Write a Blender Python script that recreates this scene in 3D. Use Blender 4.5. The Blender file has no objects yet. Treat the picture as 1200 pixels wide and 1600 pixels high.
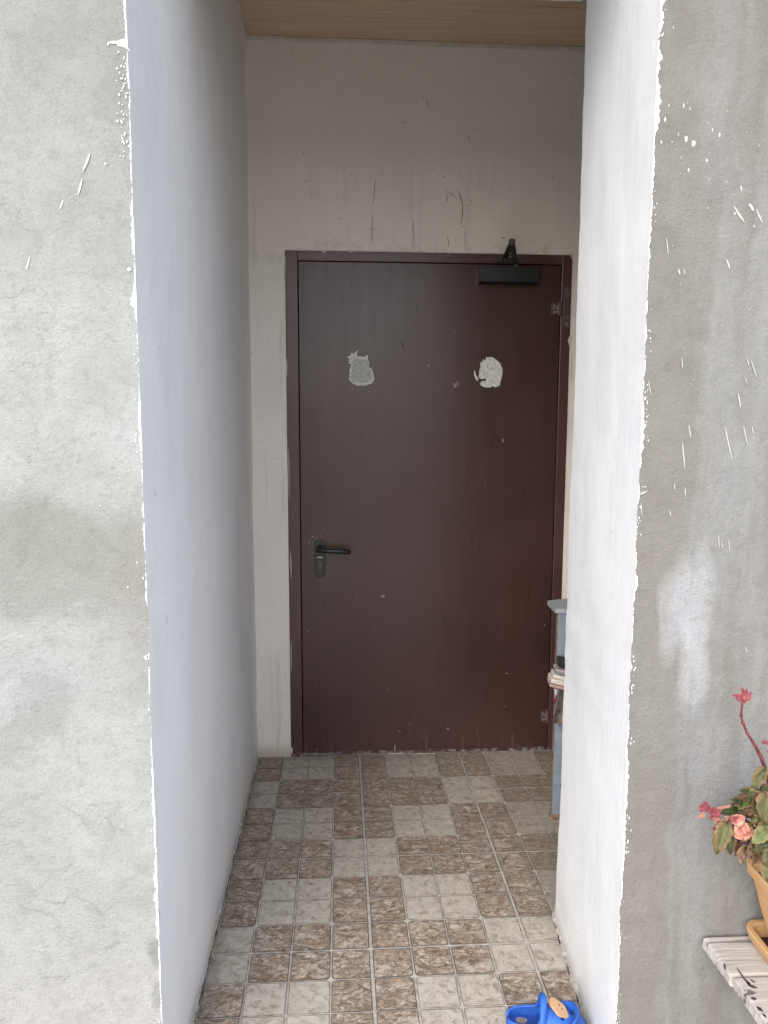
import bpy, bmesh, math, random
import numpy as np
from mathutils import Vector, Matrix, noise
R_ = math.radians
random.seed(7)
C = bpy.context.scene.collection
SC = bpy.context.scene

# ------------------------------------------------------------------ camera
F_PX, YAW, PIT, ROLL = 1147.0, 0.0599374, 0.117425, 0.0030979
CAM = np.array([-0.07706, -3.05768, 1.37901])
cy, sy, cp, sp = math.cos(YAW), math.sin(YAW), math.cos(PIT), math.sin(PIT)
f_ = np.array([sy*cp, cy*cp, -sp]); r_ = np.array([cy, -sy, 0.0]); u_ = np.cross(r_, f_)
cr, sr = math.cos(ROLL), math.sin(ROLL)
rr, uu = cr*r_ + sr*u_, -sr*r_ + cr*u_
cd = bpy.data.cameras.new('camera'); cam = bpy.data.objects.new('camera', cd); C.objects.link(cam)
m = Matrix(((rr[0], uu[0], -f_[0], CAM[0]), (rr[1], uu[1], -f_[1], CAM[1]), (rr[2], uu[2], -f_[2], CAM[2]), (0, 0, 0, 1)))
cam.matrix_world = m
cd.sensor_fit = 'VERTICAL'; cd.sensor_height = 36.0; cd.lens = F_PX/1600*36.0
cd.clip_start = 0.05; cd.clip_end = 500
SC.camera = cam
SC.render.resolution_x = 768; SC.render.resolution_y = 1024

# ------------------------------------------------------------------ light
SUN_EL, SUN_AZ = R_(30), R_(-27)       # azimuth measured from -y towards -x
sd = Vector((math.sin(SUN_AZ)*math.cos(SUN_EL), -math.cos(SUN_AZ)*math.cos(SUN_EL), math.sin(SUN_EL)))
w = bpy.data.worlds.new('World'); SC.world = w; w.use_nodes = True
nt = w.node_tree
bg = nt.nodes['Background']
sky = nt.nodes.new('ShaderNodeTexSky'); sky.sky_type = 'NISHITA'; sky.sun_disc = False
sky.sun_elevation = SUN_EL; sky.sun_rotation = math.atan2(sd.x, sd.y)
sky.air_density = 1.0; sky.dust_density = 3.0; sky.altitude = 300
cl = nt.nodes.new('ShaderNodeMix'); cl.data_type = 'RGBA'; cl.inputs[0].default_value = 0.58
cl.inputs[7].default_value = (6.7, 7.3, 8.35, 1)      # thin cloud veil over the blue
nt.links.new(sky.outputs[0], cl.inputs[6]); nt.links.new(cl.outputs[2], bg.inputs[0])
bg.inputs[1].default_value = 0.15
ld = bpy.data.lights.new('sun', 'SUN'); ld.energy = 1.35; ld.angle = R_(40); ld.color = (1.0, .98, .95)
sun = bpy.data.objects.new('sun', ld); C.objects.link(sun)
sun.rotation_euler = sd.to_track_quat('Z', 'Y').to_euler(); sun.location = (-3, -6, 8)
SC.view_settings.view_transform = 'Standard'; SC.view_settings.look = 'None'
SC.view_settings.gamma = 1; SC.view_settings.exposure = 1.07

# ------------------------------------------------------------------ helpers: points
def _ray(x, y):
    a, b = (x-600)/F_PX, (800-y)/F_PX
    return rr*a + uu*b + f_
def PY(x, y, Y): d = _ray(x, y); t = (Y-CAM[1])/d[1]; return Vector(CAM+t*d)
def PX(x, y, X): d = _ray(x, y); t = (X-CAM[0])/d[0]; return Vector(CAM+t*d)
def PZ(x, y, Z): d = _ray(x, y); t = (Z-CAM[2])/d[2]; return Vector(CAM+t*d)
def nz(*a): return noise.noise(Vector((tuple(a)+(0.0, 0.0))[:3]))
def fr(x, y=0, z=0): return noise.fractal(Vector((x, y, z)), .6, 2.1, 5)

# ------------------------------------------------------------------ helpers: objects
def props(o, label=None, cat=None, group=None, kind=None):
    if label: o['label'] = label
    if cat: o['category'] = cat
    if group: o['group'] = group
    if kind: o['kind'] = kind
    return o
def empty(name, loc, label, cat, group=None):
    o = bpy.data.objects.new(name, None); C.objects.link(o); o.location = loc
    o.empty_display_size = .05
    return props(o, label, cat, group)
class MB:
    """collects shapes in world coordinates, then links them as one mesh"""
    def __init__(s): s.v = []; s.f = []; s.m = []; s.uv = []
    def add(s, vs, fs, mi=0, uvs=None):
        b = len(s.v); s.v += [tuple(p) for p in vs]
        s.uv += (uvs if uvs else [(0, 0)]*len(vs))
        for q in fs: s.f.append([b+i for i in q]); s.m.append(mi)
    def box(s, x0, x1, y0, y1, z0, z1, mi=0, M=None):
        vs = [Vector((x, y, z)) for x in (x0, x1) for y in (y0, y1) for z in (z0, z1)]
        if M: vs = [M @ v for v in vs]
        s.add(vs, [(0, 1, 3, 2), (4, 6, 7, 5), (0, 4, 5, 1), (2, 3, 7, 6), (0, 2, 6, 4), (1, 5, 7, 3)], mi)
    def poly(s, pts, n, th, mi=0):
        """closed outline pts (3d, one plane) given a thickness th along n, front at pts+n*th"""
        n = Vector(n); k = len(pts)
        vs = [Vector(p)+n*th for p in pts] + [Vector(p) for p in pts]
        s.add(vs, [list(range(k))] + [(i, k+i, k+(i+1) % k, (i+1) % k) for i in range(k)], mi)
    def tube(s, pts, rad, n=10, mi=0, cap=True, flat=1.0):
        pts = [Vector(p) for p in pts]; k = len(pts)
        if not hasattr(rad, '__len__'): rad = [rad]*k
        vs, fs = [], []; up = None
        for i, p in enumerate(pts):
            t = (pts[min(i+1, k-1)]-pts[max(i-1, 0)]).normalized()
            if up is None: up = t.orthogonal().normalized()
            up = (up - t*up.dot(t)).normalized(); sd_ = t.cross(up)
            for j in range(n):
                a = 2*math.pi*j/n
                vs.append(p + (up*math.cos(a)*flat + sd_*math.sin(a))*rad[i])
        for i in range(k-1):
            for j in range(n):
                fs.append((i*n+j, i*n+(j+1) % n, (i+1)*n+(j+1) % n, (i+1)*n+j))
        if cap: fs.append(list(range(n))[::-1]); fs.append([(k-1)*n+j for j in range(n)])
        s.add(vs, fs, mi)
    def grid(s, fn, nu, nv, mi=0, uv=False):
        vs = [fn(i/nu, j/nv) for i in range(nu+1) for j in range(nv+1)]
        fs = [(i*(nv+1)+j, (i+1)*(nv+1)+j, (i+1)*(nv+1)+j+1, i*(nv+1)+j+1) for i in range(nu) for j in range(nv)]
        s.add(vs, fs, mi, [(i/nu, j/nv) for i in range(nu+1) for j in range(nv+1)] if uv else None)
    def build(s, name, mats, parent=None, smooth=False, bevel=0, merge=False, solid=0, sub=0, recalc=True, seg=2, ang=30):
        if not isinstance(mats, (list, tuple)): mats = [mats]
        off = WL.get(parent.name, Vector()) if parent is not None else Vector()
        org = off
        me = bpy.data.meshes.new(name)
        me.from_pydata([tuple(Vector(v)-org) for v in s.v], [], s.f)
        for mt in mats: me.materials.append(mt)
        me.polygons.foreach_set('material_index', s.m)
        ul = me.uv_layers.new(name='UVMap')
        for lp in me.loops: ul.data[lp.index].uv = s.uv[lp.vertex_index]
        bm = bmesh.new(); bm.from_mesh(me)
        if merge: bmesh.ops.remove_doubles(bm, verts=bm.verts, dist=1e-5)
        if recalc: bmesh.ops.recalc_face_normals(bm, faces=bm.faces)
        bm.to_mesh(me); bm.free()
        if smooth: me.polygons.foreach_set('use_smooth', [True]*len(me.polygons))
        o = bpy.data.objects.new(name, me); C.objects.link(o)
        WL[o.name] = org
        if parent is not None: o.parent = parent
        if solid:
            md = o.modifiers.new('s', 'SOLIDIFY'); md.thickness = solid; md.offset = 0
        if bevel:
            md = o.modifiers.new('b', 'BEVEL'); md.width = bevel; md.segments = seg; md.limit_method = 'ANGLE'; md.angle_limit = R_(ang)
        if sub:
            md = o.modifiers.new('u', 'SUBSURF'); md.levels = sub; md.render_levels = sub
        return o
WL = {}
def thing(name, loc, label, cat, group=None):
    o = empty(name, loc, label, cat, group); WL[o.name] = Vector(loc); return o

# ------------------------------------------------------------------ helpers: materials
class N:
    def __init__(s, name, rough=.7, spec=.4):
        s.m = bpy.data.materials.new(name); s.m.use_nodes = True; s.t = s.m.node_tree
        s.b = s.t.nodes['Principled BSDF']; s.b.inputs['Roughness'].default_value = rough
        s.b.inputs['Specular IOR Level'].default_value = spec
        s.pos = s.t.nodes.new('ShaderNodeNewGeometry').outputs['Position']
    def nd(s, t): return s.t.nodes.new(t)
    def L(s, a, b):
        if isinstance(a, bpy.types.NodeSocket): s.t.links.new(a, b)
        elif hasattr(b.default_value, '__len__') and not hasattr(a, '__len__'): b.default_value = (a, a, a, 1)[:len(b.default_value)]
        elif hasattr(b.default_value, '__len__') and len(b.default_value) == 4 and len(a) == 3: b.default_value = (*a, 1)
        else: b.default_value = a
    def map(s, v=None, loc=(0, 0, 0), rot=(0, 0, 0), sc=(1, 1, 1)):
        n = s.nd('ShaderNodeMapping'); s.L(v or s.pos, n.inputs[0])
        n.inputs[1].default_value = loc; n.inputs[2].default_value = rot; n.inputs[3].default_value = sc
        return n.outputs[0]
    def noise(s, sc, v=None, det=4, rough=.55, dist=0, col=False):
        n = s.nd('ShaderNodeTexNoise'); s.L(v or s.pos, n.inputs['Vector'])
        n.inputs['Scale'].default_value = sc; n.inputs['Detail'].default_value = det
        n.inputs['Roughness'].default_value = rough; n.inputs['Distortion'].default_value = dist
        return n.outputs[1 if col else 0]
    def vor(s, sc, v=None, feat='F1', out=0, rnd=1):
        n = s.nd('ShaderNodeTexVoronoi'); n.feature = feat; s.L(v or s.pos, n.inputs['Vector'])
        n.inputs['Scale'].default_value = sc; n.inputs['Randomness'].default_value = rnd
        return n.outputs[out]
    def mr(s, v, a, b, c=0, d=1, smooth=False):
        n = s.nd('ShaderNodeMapRange'); n.clamp = True
        if smooth: n.interpolation_type = 'SMOOTHSTEP'
        s.L(v, n.inputs[0])
        for i, k in enumerate((a, b, c, d)): n.inputs[i+1].default_value = k
        return n.outputs[0]
    def ma(s, op, a, b=0.0, c=None):
        n = s.nd('ShaderNodeMath'); n.operation = op; s.L(a, n.inputs[0]); s.L(b, n.inputs[1])
        if c is not None: s.L(c, n.inputs[2])
        return n.outputs[0]
    def mix(s, f, a, b, mode='MIX'):
        n = s.nd('ShaderNodeMix'); n.data_type = 'RGBA'; n.blend_type = mode
        s.L(f, n.inputs[0]); s.L(a, n.inputs[6]); s.L(b, n.inputs[7]); return n.outputs[2]
    def vadd(s, a, b, k=1.0):
        n = s.nd('ShaderNodeVectorMath'); n.operation = 'SUBTRACT'; s.L(b, n.inputs[0]); n.inputs[1].default_value = (.5, .5, .5)
        q = s.nd('ShaderNodeVectorMath'); q.operation = 'SCALE'; s.L(n.outputs[0], q.inputs[0]); q.inputs['Scale'].default_value = k
        r = s.nd('ShaderNodeVectorMath'); r.operation = 'ADD'; s.L(a, r.inputs[0]); s.L(q.outputs[0], r.inputs[1]); return r.outputs[0]
    def sep(s, v=None):
        n = s.nd('ShaderNodeSeparateXYZ'); s.L(v or s.pos, n.inputs[0]); return n.outputs
    def ramp(s, f, *st):
        n = s.nd('ShaderNodeValToRGB'); e = n.color_ramp.elements
        for i, (p, c) in enumerate(st):
            q = e[i] if i < 2 else e.new(p)
            q.position = p; q.color = (*c, 1) if hasattr(c, '__len__') else (c, c, c, 1)
        s.L(f, n.inputs[0]); return n.outputs[0]
    def blob(s, v, cx, cz, rx, rz, soft=.6, axis='xz', rot=0):
        """soft elliptical mask of a stain round (cx,cz)"""
        mp = s.map(v, loc=(-cx, 0, -cz))
        if rot: mp = s.map(mp, rot=(0, rot, 0))
        mp = s.map(mp, sc=(1/rx, 0, 1/rz))
        n = s.nd('ShaderNodeVectorMath'); n.operation = 'LENGTH'; s.L(mp, n.inputs[0])
        return s.mr(n.outputs['Value'], 1+soft/2, 1-soft/2, 0, 1, True)
    def bump(s, h, dist=.002, st=1.0, prev=None):
        n = s.nd('ShaderNodeBump'); s.L(h, n.inputs['Height']); n.inputs['Distance'].default_value = dist
        n.inputs['Strength'].default_value = st
        if prev: s.L(prev, n.inputs['Normal'])
        return n.outputs[0]
    def out(s, col, nrm=None, rough=None, metal=None):
        s.L(col, s.b.inputs['Base Color'])
        if nrm: s.L(nrm, s.b.inputs['Normal'])
        if rough is not None: s.L(rough, s.b.inputs['Roughness'])
        if metal is not None: s.b.inputs['Metallic'].default_value = metal
        return s.m

FY = -.111
YL, YR, YB = -1.74, -1.71, -.105      # left facade, right facade, back wall
XL = -.425                            # painted side wall

def plaster(side):
    n = N('cement_render_'+side, .92, .25)
    warp = n.vadd(n.pos, n.noise(2.2, det=5, col=True), .35)
    w2 = n.vadd(n.pos, n.noise(9, det=4, col=True), .07)
    big = n.noise(2.4, warp, 5, .6); mid = n.noise(14, w2, 5, .62); fine = n.noise(190, det=3, rough=.7); gr = n.noise(520, det=2)
    if side == 'left':
        c = n.mix(n.mr(big, .35, .68), (.52, .515, .48), (.62, .625, .605))
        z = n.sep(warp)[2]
        top = n.mr(z, 1.55, 2.1, 0, .55, True)  # brownish top; the overhang's shade is also put into this colour
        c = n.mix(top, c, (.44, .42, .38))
        a = PY(60, 880, YL); b = PY(150, 905, YL)
        m1 = n.blob(warp, a.x+.05, a.z, .30, .085, .9)
        c = n.mix(n.ma('MULTIPLY', m1, .85), c, (.40, .40, .355))
        q = PY(215, 960, YL); m1 = n.blob(w2, q.x+.01, q.z+.02, .05, .16, 1.0)
        c = n.mix(n.ma('MULTIPLY', m1, .6), c, (.42, .40, .36))
        q = PY(20, 820, YL); m1 = n.blob(w2, q.x, q.z, .16, .03, 1.2)
        c = n.mix(n.ma('MULTIPLY', m1, .5), c, (.41, .40, .36))
        for (px, py, rx, rz, k) in ((60, 1085, .055, .035, .6), (20, 1150, .035, .05, .55), (75, 1130, .03, .02, .5), (160, 600, .05, .03, .25), (185, 110, .035, .10, .55), (120, 60, .08, .08, .3)):
            q = PY(px, py, YL); m1 = n.blob(w2, q.x, q.z, rx, rz, 1.2)
            c = n.mix(n.ma('MULTIPLY', m1, k), c, (.41, .405, .38))
        q = PY(30, 1060, YL); m1 = n.blob(warp, q.x, q.z, .12, .05, 1.2)
        c = n.mix(n.ma('MULTIPLY', m1, .4), c, (.64, .67, .68))
        c = n.mix(n.mr(z, .62, .25, 0, .65, True), c, (.68, .655, .61))  # warm pale foot, its colour also raised for light bounced off the ground
        # dark grey-green smears of filler at the foot of the corner
        for px, py, rx, rz in ((243, 1500, .012, .02), (246, 1560, .012, .03), (240, 1490, .010, .02)):
            q = PY(px, py, YL); m1 = n.blob(w2, q.x, q.z, rx, rz, .8)
            c = n.mix(n.ma('MULTIPLY', m1, .7), c, (.36, .37, .34))
    else:
        x = n.sep(w2)[0]
        st = n.noise(1.0, n.map(w2, sc=(16, 1, 1.3)), 5, .6)
        c = n.mix(n.mr(st, .38, .62), (.335, .31, .265), (.455, .45, .44))
        left = n.mr(x, .60, .56, 0, .8, True)
        c = n.mix(left, c, (.36, .33, .285))
        for (px, py, rx, rz, k, cc) in ((1080, 945, .042, .095, .85, (.68, .69, .71)), (1042, 965, .018, .085, .65, (.62, .62, .63)), (1085, 1030, .028, .10, .8, (.68, .69, .70)), (1100, 880, .016, .05, .4, (.66, .66, .67)), (1110, 1200, .030, .16, .35, (.50, .50, .50)),
                                      (1090, 1420, .035, .14, .45, (.50, .50, .505)), (1150, 760, .06, .30, .35, (.49, .49, .485)), (1050, 500, .018, .10, .3, (.33, .30, .26)),
                                      (1175, 560, .012, .20, .4, (.35, .33, .28)), (1170, 250, .014, .25, .4, (.34, .31, .27)), (1065, 150, .03, .2, .35, (.35, .33, .28)),
                                      (1180, 1250, .05, .1, .3, (.42, .42, .43)), (1095, 110, .02, .06, .35, (.47, .46, .43)), (1140, 1240, .02, .14, .3, (.38, .365, .34)), (1030, 1350, .02, .2, .5, (.37, .345, .30))):
            q = PY(px, py, YR); m1 = n.ma('MULTIPLY', n.blob(w2, q.x, q.z, rx, rz, .8 if k > .55 else 1.3), n.mr(n.noise(1.0, n.map(n.pos, sc=(70, 1, 14)), 4, .65), .34, .52, .55, 1))
            c = n.mix(n.ma('MULTIPLY', m1, k), c, cc)
        c = n.mix(n.mr(n.sep(warp)[2], 1.5, 2.15, 0, .4, True), c, (.36, .33, .285))  # darker top: shade under the overhang put into the render colour
    c = n.mix(n.mr(mid, .3, .7, 0, 1), n.mix(.17, c, (.20, .19, .165)), n.mix(.09, c, (.8, .8, .8)))
    m3 = n.noise(45, w2, 5, .7)
    c = n.mix(n.mr(m3, .48, .66, 0, .22), c, (.24, .235, .21))
    c = n.mix(n.mr(fine, .33, .45, .26, 0), c, (.22, .21, .19))
    c = n.mix(n.mr(gr, .6, .75, 0, .35), c, (.8, .8, .78))
    # hairline shrinkage cracks, only here and there
    c = n.mix(1.0, c, (.605, .61, .61) if side == 'left' else (.56, .562, .565), 'MULTIPLY')
    cv = n.vadd(n.pos, n.noise(12, det=4, col=True), .09)
    cr_ = n.ma('MULTIPLY', n.mr(n.vor(7.5, cv, 'DISTANCE_TO_EDGE'), 0, .011, 1, 0), n.mr(n.noise(3.1, det=2), .56, .64))
    c = n.mix(n.ma('MULTIPLY', cr_, .28 if side == 'left' else .12), c, (.15, .14, .125))
    wear = n.mr(n.noise(5, det=3), .4, .62)
    h = n.ma('ADD', n.ma('MULTIPLY', n.noise(150, det=4, rough=.7), 1.0), n.ma('MULTIPLY', mid, 1.6))
    h = n.ma('SUBTRACT', h, n.ma('MULTIPLY', cr_, .2))
    sw = n.noise(1.0, n.map(w2, rot=(0, R_(25), 0), sc=(60, 60, 240)), 3, .6)
    h = n.ma('ADD', h, n.ma('MULTIPLY', n.ma('MULTIPLY', sw, wear), .8))
    grain = n.noise(330, det=4, rough=.8)
    c = n.mix(n.mr(grain, .36, .64, 0, .16), c, (.11, .105, .095))
    h = n.ma('ADD', h, n.ma('MULTIPLY', n.noise(60, det=5, rough=.75), .9))
    nb = n.bump(h, .0030, .75)
    return n.out(c, nb)

def paint_wall():
    n = N('white_wall_paint', .62, .35)
    st = n.noise(1.0, n.map(sc=(60, 60, 4)), 4, .6)
    big = n.noise(1.6, det=4)
    c = n.mix(n.mr(big, .3, .7), (.80, .808, .825), (.845, .85, .86))
    pt = n.noise(1.0, n.map(n.vadd(n.pos, n.noise(3, det=4, col=True), .3), sc=(3, 3, 1.4)), 4, .6)
    c = n.mix(n.mr(pt, .53, .66, 0, .35), c, (.70, .70, .705))
    rub = n.noise(1.0, n.map(rot=(.35, 0, .2), sc=(10, 10, 60)), 4, .7)
    c = n.mix(n.ma('MULTIPLY', n.mr(rub, .64, .72, 0, .22), n.mr(n.noise(2.2, det=2), .5, .62)), c, (.45, .42, .38))
    c = n.mix(n.mr(st, .35, .7, .0, .14), c, (.62, .64, .69))
    sp_ = n.mr(n.noise(75, det=1), .775, .79, 0, .5)
    c = n.mix(sp_, c, (.25, .22, .19))
    # dirt creeping up from the floor
    z = n.sep(n.vadd(n.pos, n.noise(14, det=4, col=True), .05))[2]
    c = n.mix(n.mr(z, .16, .0, 0, .35, True), c, (.60, .57, .50))
    c = n.mix(n.mr(z, .045, .0, 0, .6, True), c, (.40, .36, .29))
    h = n.ma('ADD', st, n.ma('MULTIPLY', n.noise(35, det=3), .9))
    h = n.ma('ADD', h, n.ma('MULTIPLY', n.noise(6, det=2), 5.0))
    return n.out(c, n.bump(h, .0013, .65), n.mr(big, .3, .7, .5, .7))

def back_wall_m():
    n = N('cream_back_wall', .75, .3)
    big = n.noise(2.5, det=5, rough=.6)
    c = n.mix(n.mr(big, .32, .68), (.71, .65, .585), (.77, .72, .655))
    v = n.vadd(n.pos, n.noise(20, det=3, col=True), .02)
    # run-down dirt above the frame
    x, y, z = n.sep(v)
    runs = n.noise(1.0, n.map(v, sc=(28, 1, 1.6)), 3, .6)
    k = n.ma('MULTIPLY', n.mr(runs, .56, .70, 0, .24), n.ma('MULTIPLY', n.mr(z, 2.05, 2.14, 1, .65), n.mr(z, 2.5, 2.25, 0, 1, True)))
    c = n.mix(k, c, (.33, .27, .22))
    # smeared dirt close above the frame and specks
    k = n.ma('MULTIPLY', n.mr(n.noise(16, v, 5, .7), .5, .62, 0, .25), n.ma('MULTIPLY', n.mr(z, 2.14, 2.06, 0, 1, True), n.mr(z, 1.98, 2.05, .15, 1)))
    c = n.mix(k, c, (.30, .25, .21))
    sc_ = n.ma('MULTIPLY', n.mr(n.vor(13, n.vadd(n.pos, n.noise(30, det=3, col=True), .05), 'DISTANCE_TO_EDGE'), 0, .012, .15, 0), n.mr(n.noise(4.3, det=2), .56, .62))
    c = n.mix(sc_, c, (.30, .24, .19))
    c = n.mix(n.mr(n.noise(60, det=2), .70, .76, 0, .5), c, (.3, .25, .2))
    c = n.mix(n.mr(z, .075, .0, 0, .75, True), c, (.40, .35, .24))
    h = n.ma('ADD', n.ma('MULTIPLY', n.noise(5, det=2), 5), n.noise(60, det=4))
    return n.out(c, n.bump(h, .0016, .6), .7)

def simple(name, col, rough=.6, spec=.4, var=.12, sc=30, bump=.0006, metal=None):
    n = N(name, rough, spec)
    k = n.noise(sc, det=4)
    dk = tuple(c*(1-var*1.6) for c in col); lt = tuple(min(1, c*(1+var)) for c in col)
    return n.out(n.mix(n.mr(k, .3, .7), dk, lt), n.bump(n.noise(sc*3, det=3), bump, .6), n.mr(k, .3, .7, max(0, rough-.06), min(1, rough+.06)), metal)

def door_paint(name='maroon_door_paint', base=(.047, .0205, .0175)):
    n = N(name, .3, .5)
    st = n.noise(1.0, n.map(sc=(34, 34, 3.2)), 4, .6); big = n.noise(3, det=4)
    c = n.mix(n.mr(big, .3, .7), tuple(b*.82 for b in base), tuple(b*1.15 for b in base))
    c = n.mix(n.mr(st, .56, .72, 0, .15), c, (.07, .034, .031))
    x, y, z = n.sep(n.vadd(n.pos, n.noise(25, det=4, col=True), .02))
    # pale dust runs low on the leaf
    dr = n.noise(1.0, n.map(sc=(90, 90, 7)), 4, .65)
    wr = n.blob(n.vadd(n.pos, n.noise(30, det=4, col=True), .06), PY(505, 870, FY).x, PY(505, 870, FY).z, .07, .11, 1.2)
    c = n.mix(n.ma('MULTIPLY', wr, n.mr(n.noise(70, det=3), .45, .65, .08, .30)), c, (.13, .085, .065))
    k = n.ma('MULTIPLY', n.mr(dr, .56, .74, 0, .3), n.mr(z, .17, .02, 0, 1, True))
    c = n.mix(k, c, (.24, .17, .16))
    k = n.ma('MULTIPLY', n.mr(n.noise(45, det=3), .45, .6, 0, .8), n.mr(z, .020, .006, 0, 1))
    c = n.mix(k, c, (.34, .30, .29))
    c = n.mix(n.mr(n.noise(85, det=1), .785, .80, 0, .6), c, (.3, .26, .23))
    h = n.ma('ADD', n.ma('MULTIPLY', n.noise(4, det=3), 3.0), n.ma('MULTIPLY', st, .12))
    h = n.ma('ADD', h, n.ma('MULTIPLY', n.noise(160, det=2), .15))
    return n.out(c, n.bump(h, .0011, .45), n.mr(st, .3, .75, .27, .34))

def wood_ceiling():
    n = N('laminate_ceiling', .38, .45)
    v = n.vadd(n.pos, n.noise(3, n.map(sc=(.4, 2, 1)), 3, col=True), .05)
    g = n.noise(1.0, n.map(v, sc=(2.2, 75, 1)), 5, .6)
    c = n.ramp(g, (.28, (.52, .36, .23)), (.5, (.62, .45, .305)), (.72, (.69, .54, .395)))
    return n.out(c, n.bump(g, .0003, .5))

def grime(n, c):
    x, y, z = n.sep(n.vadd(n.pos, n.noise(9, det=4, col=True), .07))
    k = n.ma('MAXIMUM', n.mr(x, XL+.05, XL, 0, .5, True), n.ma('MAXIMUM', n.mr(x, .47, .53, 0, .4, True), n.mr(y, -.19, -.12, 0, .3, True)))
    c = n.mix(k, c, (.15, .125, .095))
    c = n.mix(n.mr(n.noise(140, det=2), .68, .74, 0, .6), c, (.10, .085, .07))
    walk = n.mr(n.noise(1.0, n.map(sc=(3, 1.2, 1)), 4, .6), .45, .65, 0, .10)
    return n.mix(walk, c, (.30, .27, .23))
def tile_dark():
    n = N('tile_brown_marble', .45, .45)
    cell = n.vor(9.52, n.map(loc=(.0525, .0525, 0)), 'F1', 1, 0)     # one random tint per cell
    v0 = n.vadd(n.map(rot=(0, 0, R_(35)), sc=(.62, 1.1, 1)), cell, 3.0)
    v = n.vadd(v0, n.noise(30, v0, 4, col=True), .05)
    a = n.noise(44, v, 7, .78, 1.6); b = n.noise(18, v, 4, .6, 1.5)
    c = n.ramp(a, (.35, (.085, .062, .045)), (.44, (.225, .162, .112)), (.50, (.35, .275, .205)), (.56, (.48, .40, .32)), (.65, (.66, .60, .52)))
    c = n.mix(n.mr(b, .54, .68, 0, .5), c, (.30, .155, .08))
    vv = n.vor(48, v, 'DISTANCE_TO_EDGE')
    c = n.mix(n.mr(vv, 0, .10, .75, 0), c, (.085, .06, .045))
    c = n.mix(n.mr(n.noise(22, v, 3), .60, .72, 0, .55), c, (.60, .54, .46))
    c = n.mix(n.mr(n.noise(4, det=3), .4, .7, 0, .16), c, (.36, .31, .255))       # dust
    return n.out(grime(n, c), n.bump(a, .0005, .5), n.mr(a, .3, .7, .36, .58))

def tile_light():
    n = N('tile_beige_ribbed', .55, .4)
    v = n.vadd(n.pos, n.noise(30, det=4, col=True), .03)
    a = n.noise(42, v, 6, .7, .8)
    c = n.ramp(a, (.34, (.20, .16, .12)), (.43, (.38, .33, .265)), (.52, (.485, .435, .365)), (.68, (.57, .52, .445)))
    c = n.mix(n.mr(n.noise(18, v, 4), .58, .72, 0, .4), c, (.46, .36, .24))
    wv = n.nd('ShaderNodeTexWave'); wv.wave_type = 'BANDS'; wv.bands_direction = 'Y'
    n.L(n.vadd(n.pos, n.noise(7, det=2, col=True), .004), wv.inputs[0]); wv.inputs['Scale'].default_value = 48
    rib = wv.outputs[1]
    c = n.mix(n.ma('MULTIPLY', n.mr(rib, .0, .4, .34, 0), n.mr(n.noise(9, det=2), .35, .6)), c, (.30, .265, .225))
    c = n.mix(n.mr(n.noise(4, det=3), .4, .7, 0, .25), c, (.42, .38, .33))
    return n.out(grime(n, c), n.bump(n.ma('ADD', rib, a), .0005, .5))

M = {}
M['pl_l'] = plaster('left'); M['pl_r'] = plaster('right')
M['white'] = paint_wall(); M['back'] = back_wall_m()
sp = N('white_paint_splash', .6, .35); k_ = sp.noise(120, det=4, rough=.7); M['splash'] = sp.out(sp.mix(sp.mr(k_, .50, .68, 0, .75), (.80, .81, .82), (.46, .455, .43)), sp.bump(sp.noise(160, det=3), .002, .8))
M['splashdim'] = simple('thin_paint_splash', (.50, .495, .47), .6, .3, .08, 60, .0005)
M['door'] = door_paint(); M['frame'] = door_paint('maroon_frame_paint', (.075, .034, .032))
M['ceil'] = wood_ceiling(); M['cream'] = simple('cream_trim', (.60, .55, .47), .5)
M['td'] = tile_dark(); M['tl'] = tile_light()
M['grout'] = simple('pale_grout', (.45, .42, .37), .8, .3, .22, 40, .0004)
M['gline'] = simple('dark_cell_edge', (.13, .10, .08), .7, .3, .3, 50)
M['mortar'] = simple('dirty_mortar', (.47, .44, .39), .95, .2, .25, 60, .002)
M['gap'] = simple('dark_gap', (.035, .03, .026), .9, .2)
M['blackp'] = simple('black_plastic', (.012, .014, .016), .38, .5, .1, 40, .0002)
M['blackm'] = simple('painted_bracket', (.045, .04, .035), .5, .5, .5, 120, .0006)
M['steel'] = simple('worn_steel', (.30, .28, .27), .45, .5, .35, 140, .0006, .6)
M['patch'] = simple('bare_primer', (.56, .56, .52), .8, .3, .25, 110, .0012)
M['patchd'] = simple('grey_glue_residue', (.38, .39, .37), .8, .3, .2, 90, .0006)
M['chip'] = simple('paint_chip', (.42, .36, .33), .8, .3)
M['smudge'] = simple('dark_scuff', (.38, .315, .26), .9, .2, .3)
M['blueg'] = simple('blue_grey_board', (.215, .255, .31), .55, .4, .12, 25, .0004)
M['ltgrey'] = simple('grey_laminate_top', (.33, .35, .365), .5, .4, .1, 25, .0003)
M['edgeband'] = simple('raw_board_edge', (.22, .15, .11), .8, .3, .2)
M['ground'] = simple('concrete_yard', (.56, .53, .48), .9, .3, .12, 3, .002)
M['added_lawn'] = simple('added_dark_grass', (.065, .085, .035), .95, .1, .35, 5, .01)
M['roofw'] = simple('eave_boarding', (.36, .27, .19), .7, .3)

# ================================================================== SETTING
def structure(o): o['kind'] = 'structure'; return o
S = .105                                     # one printed cell of a floor tile

g = MB(); g.box(-60, 60, -120, 60, -.30, -.16); structure(g.build('ground', M['added_lawn']))  # dark grass added out of view to darken the door's low reflection
g = MB(); g.box(-12, 12, -9.0, -2.61, -.155, -.012); structure(g.build('path', M['ground']))
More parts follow.
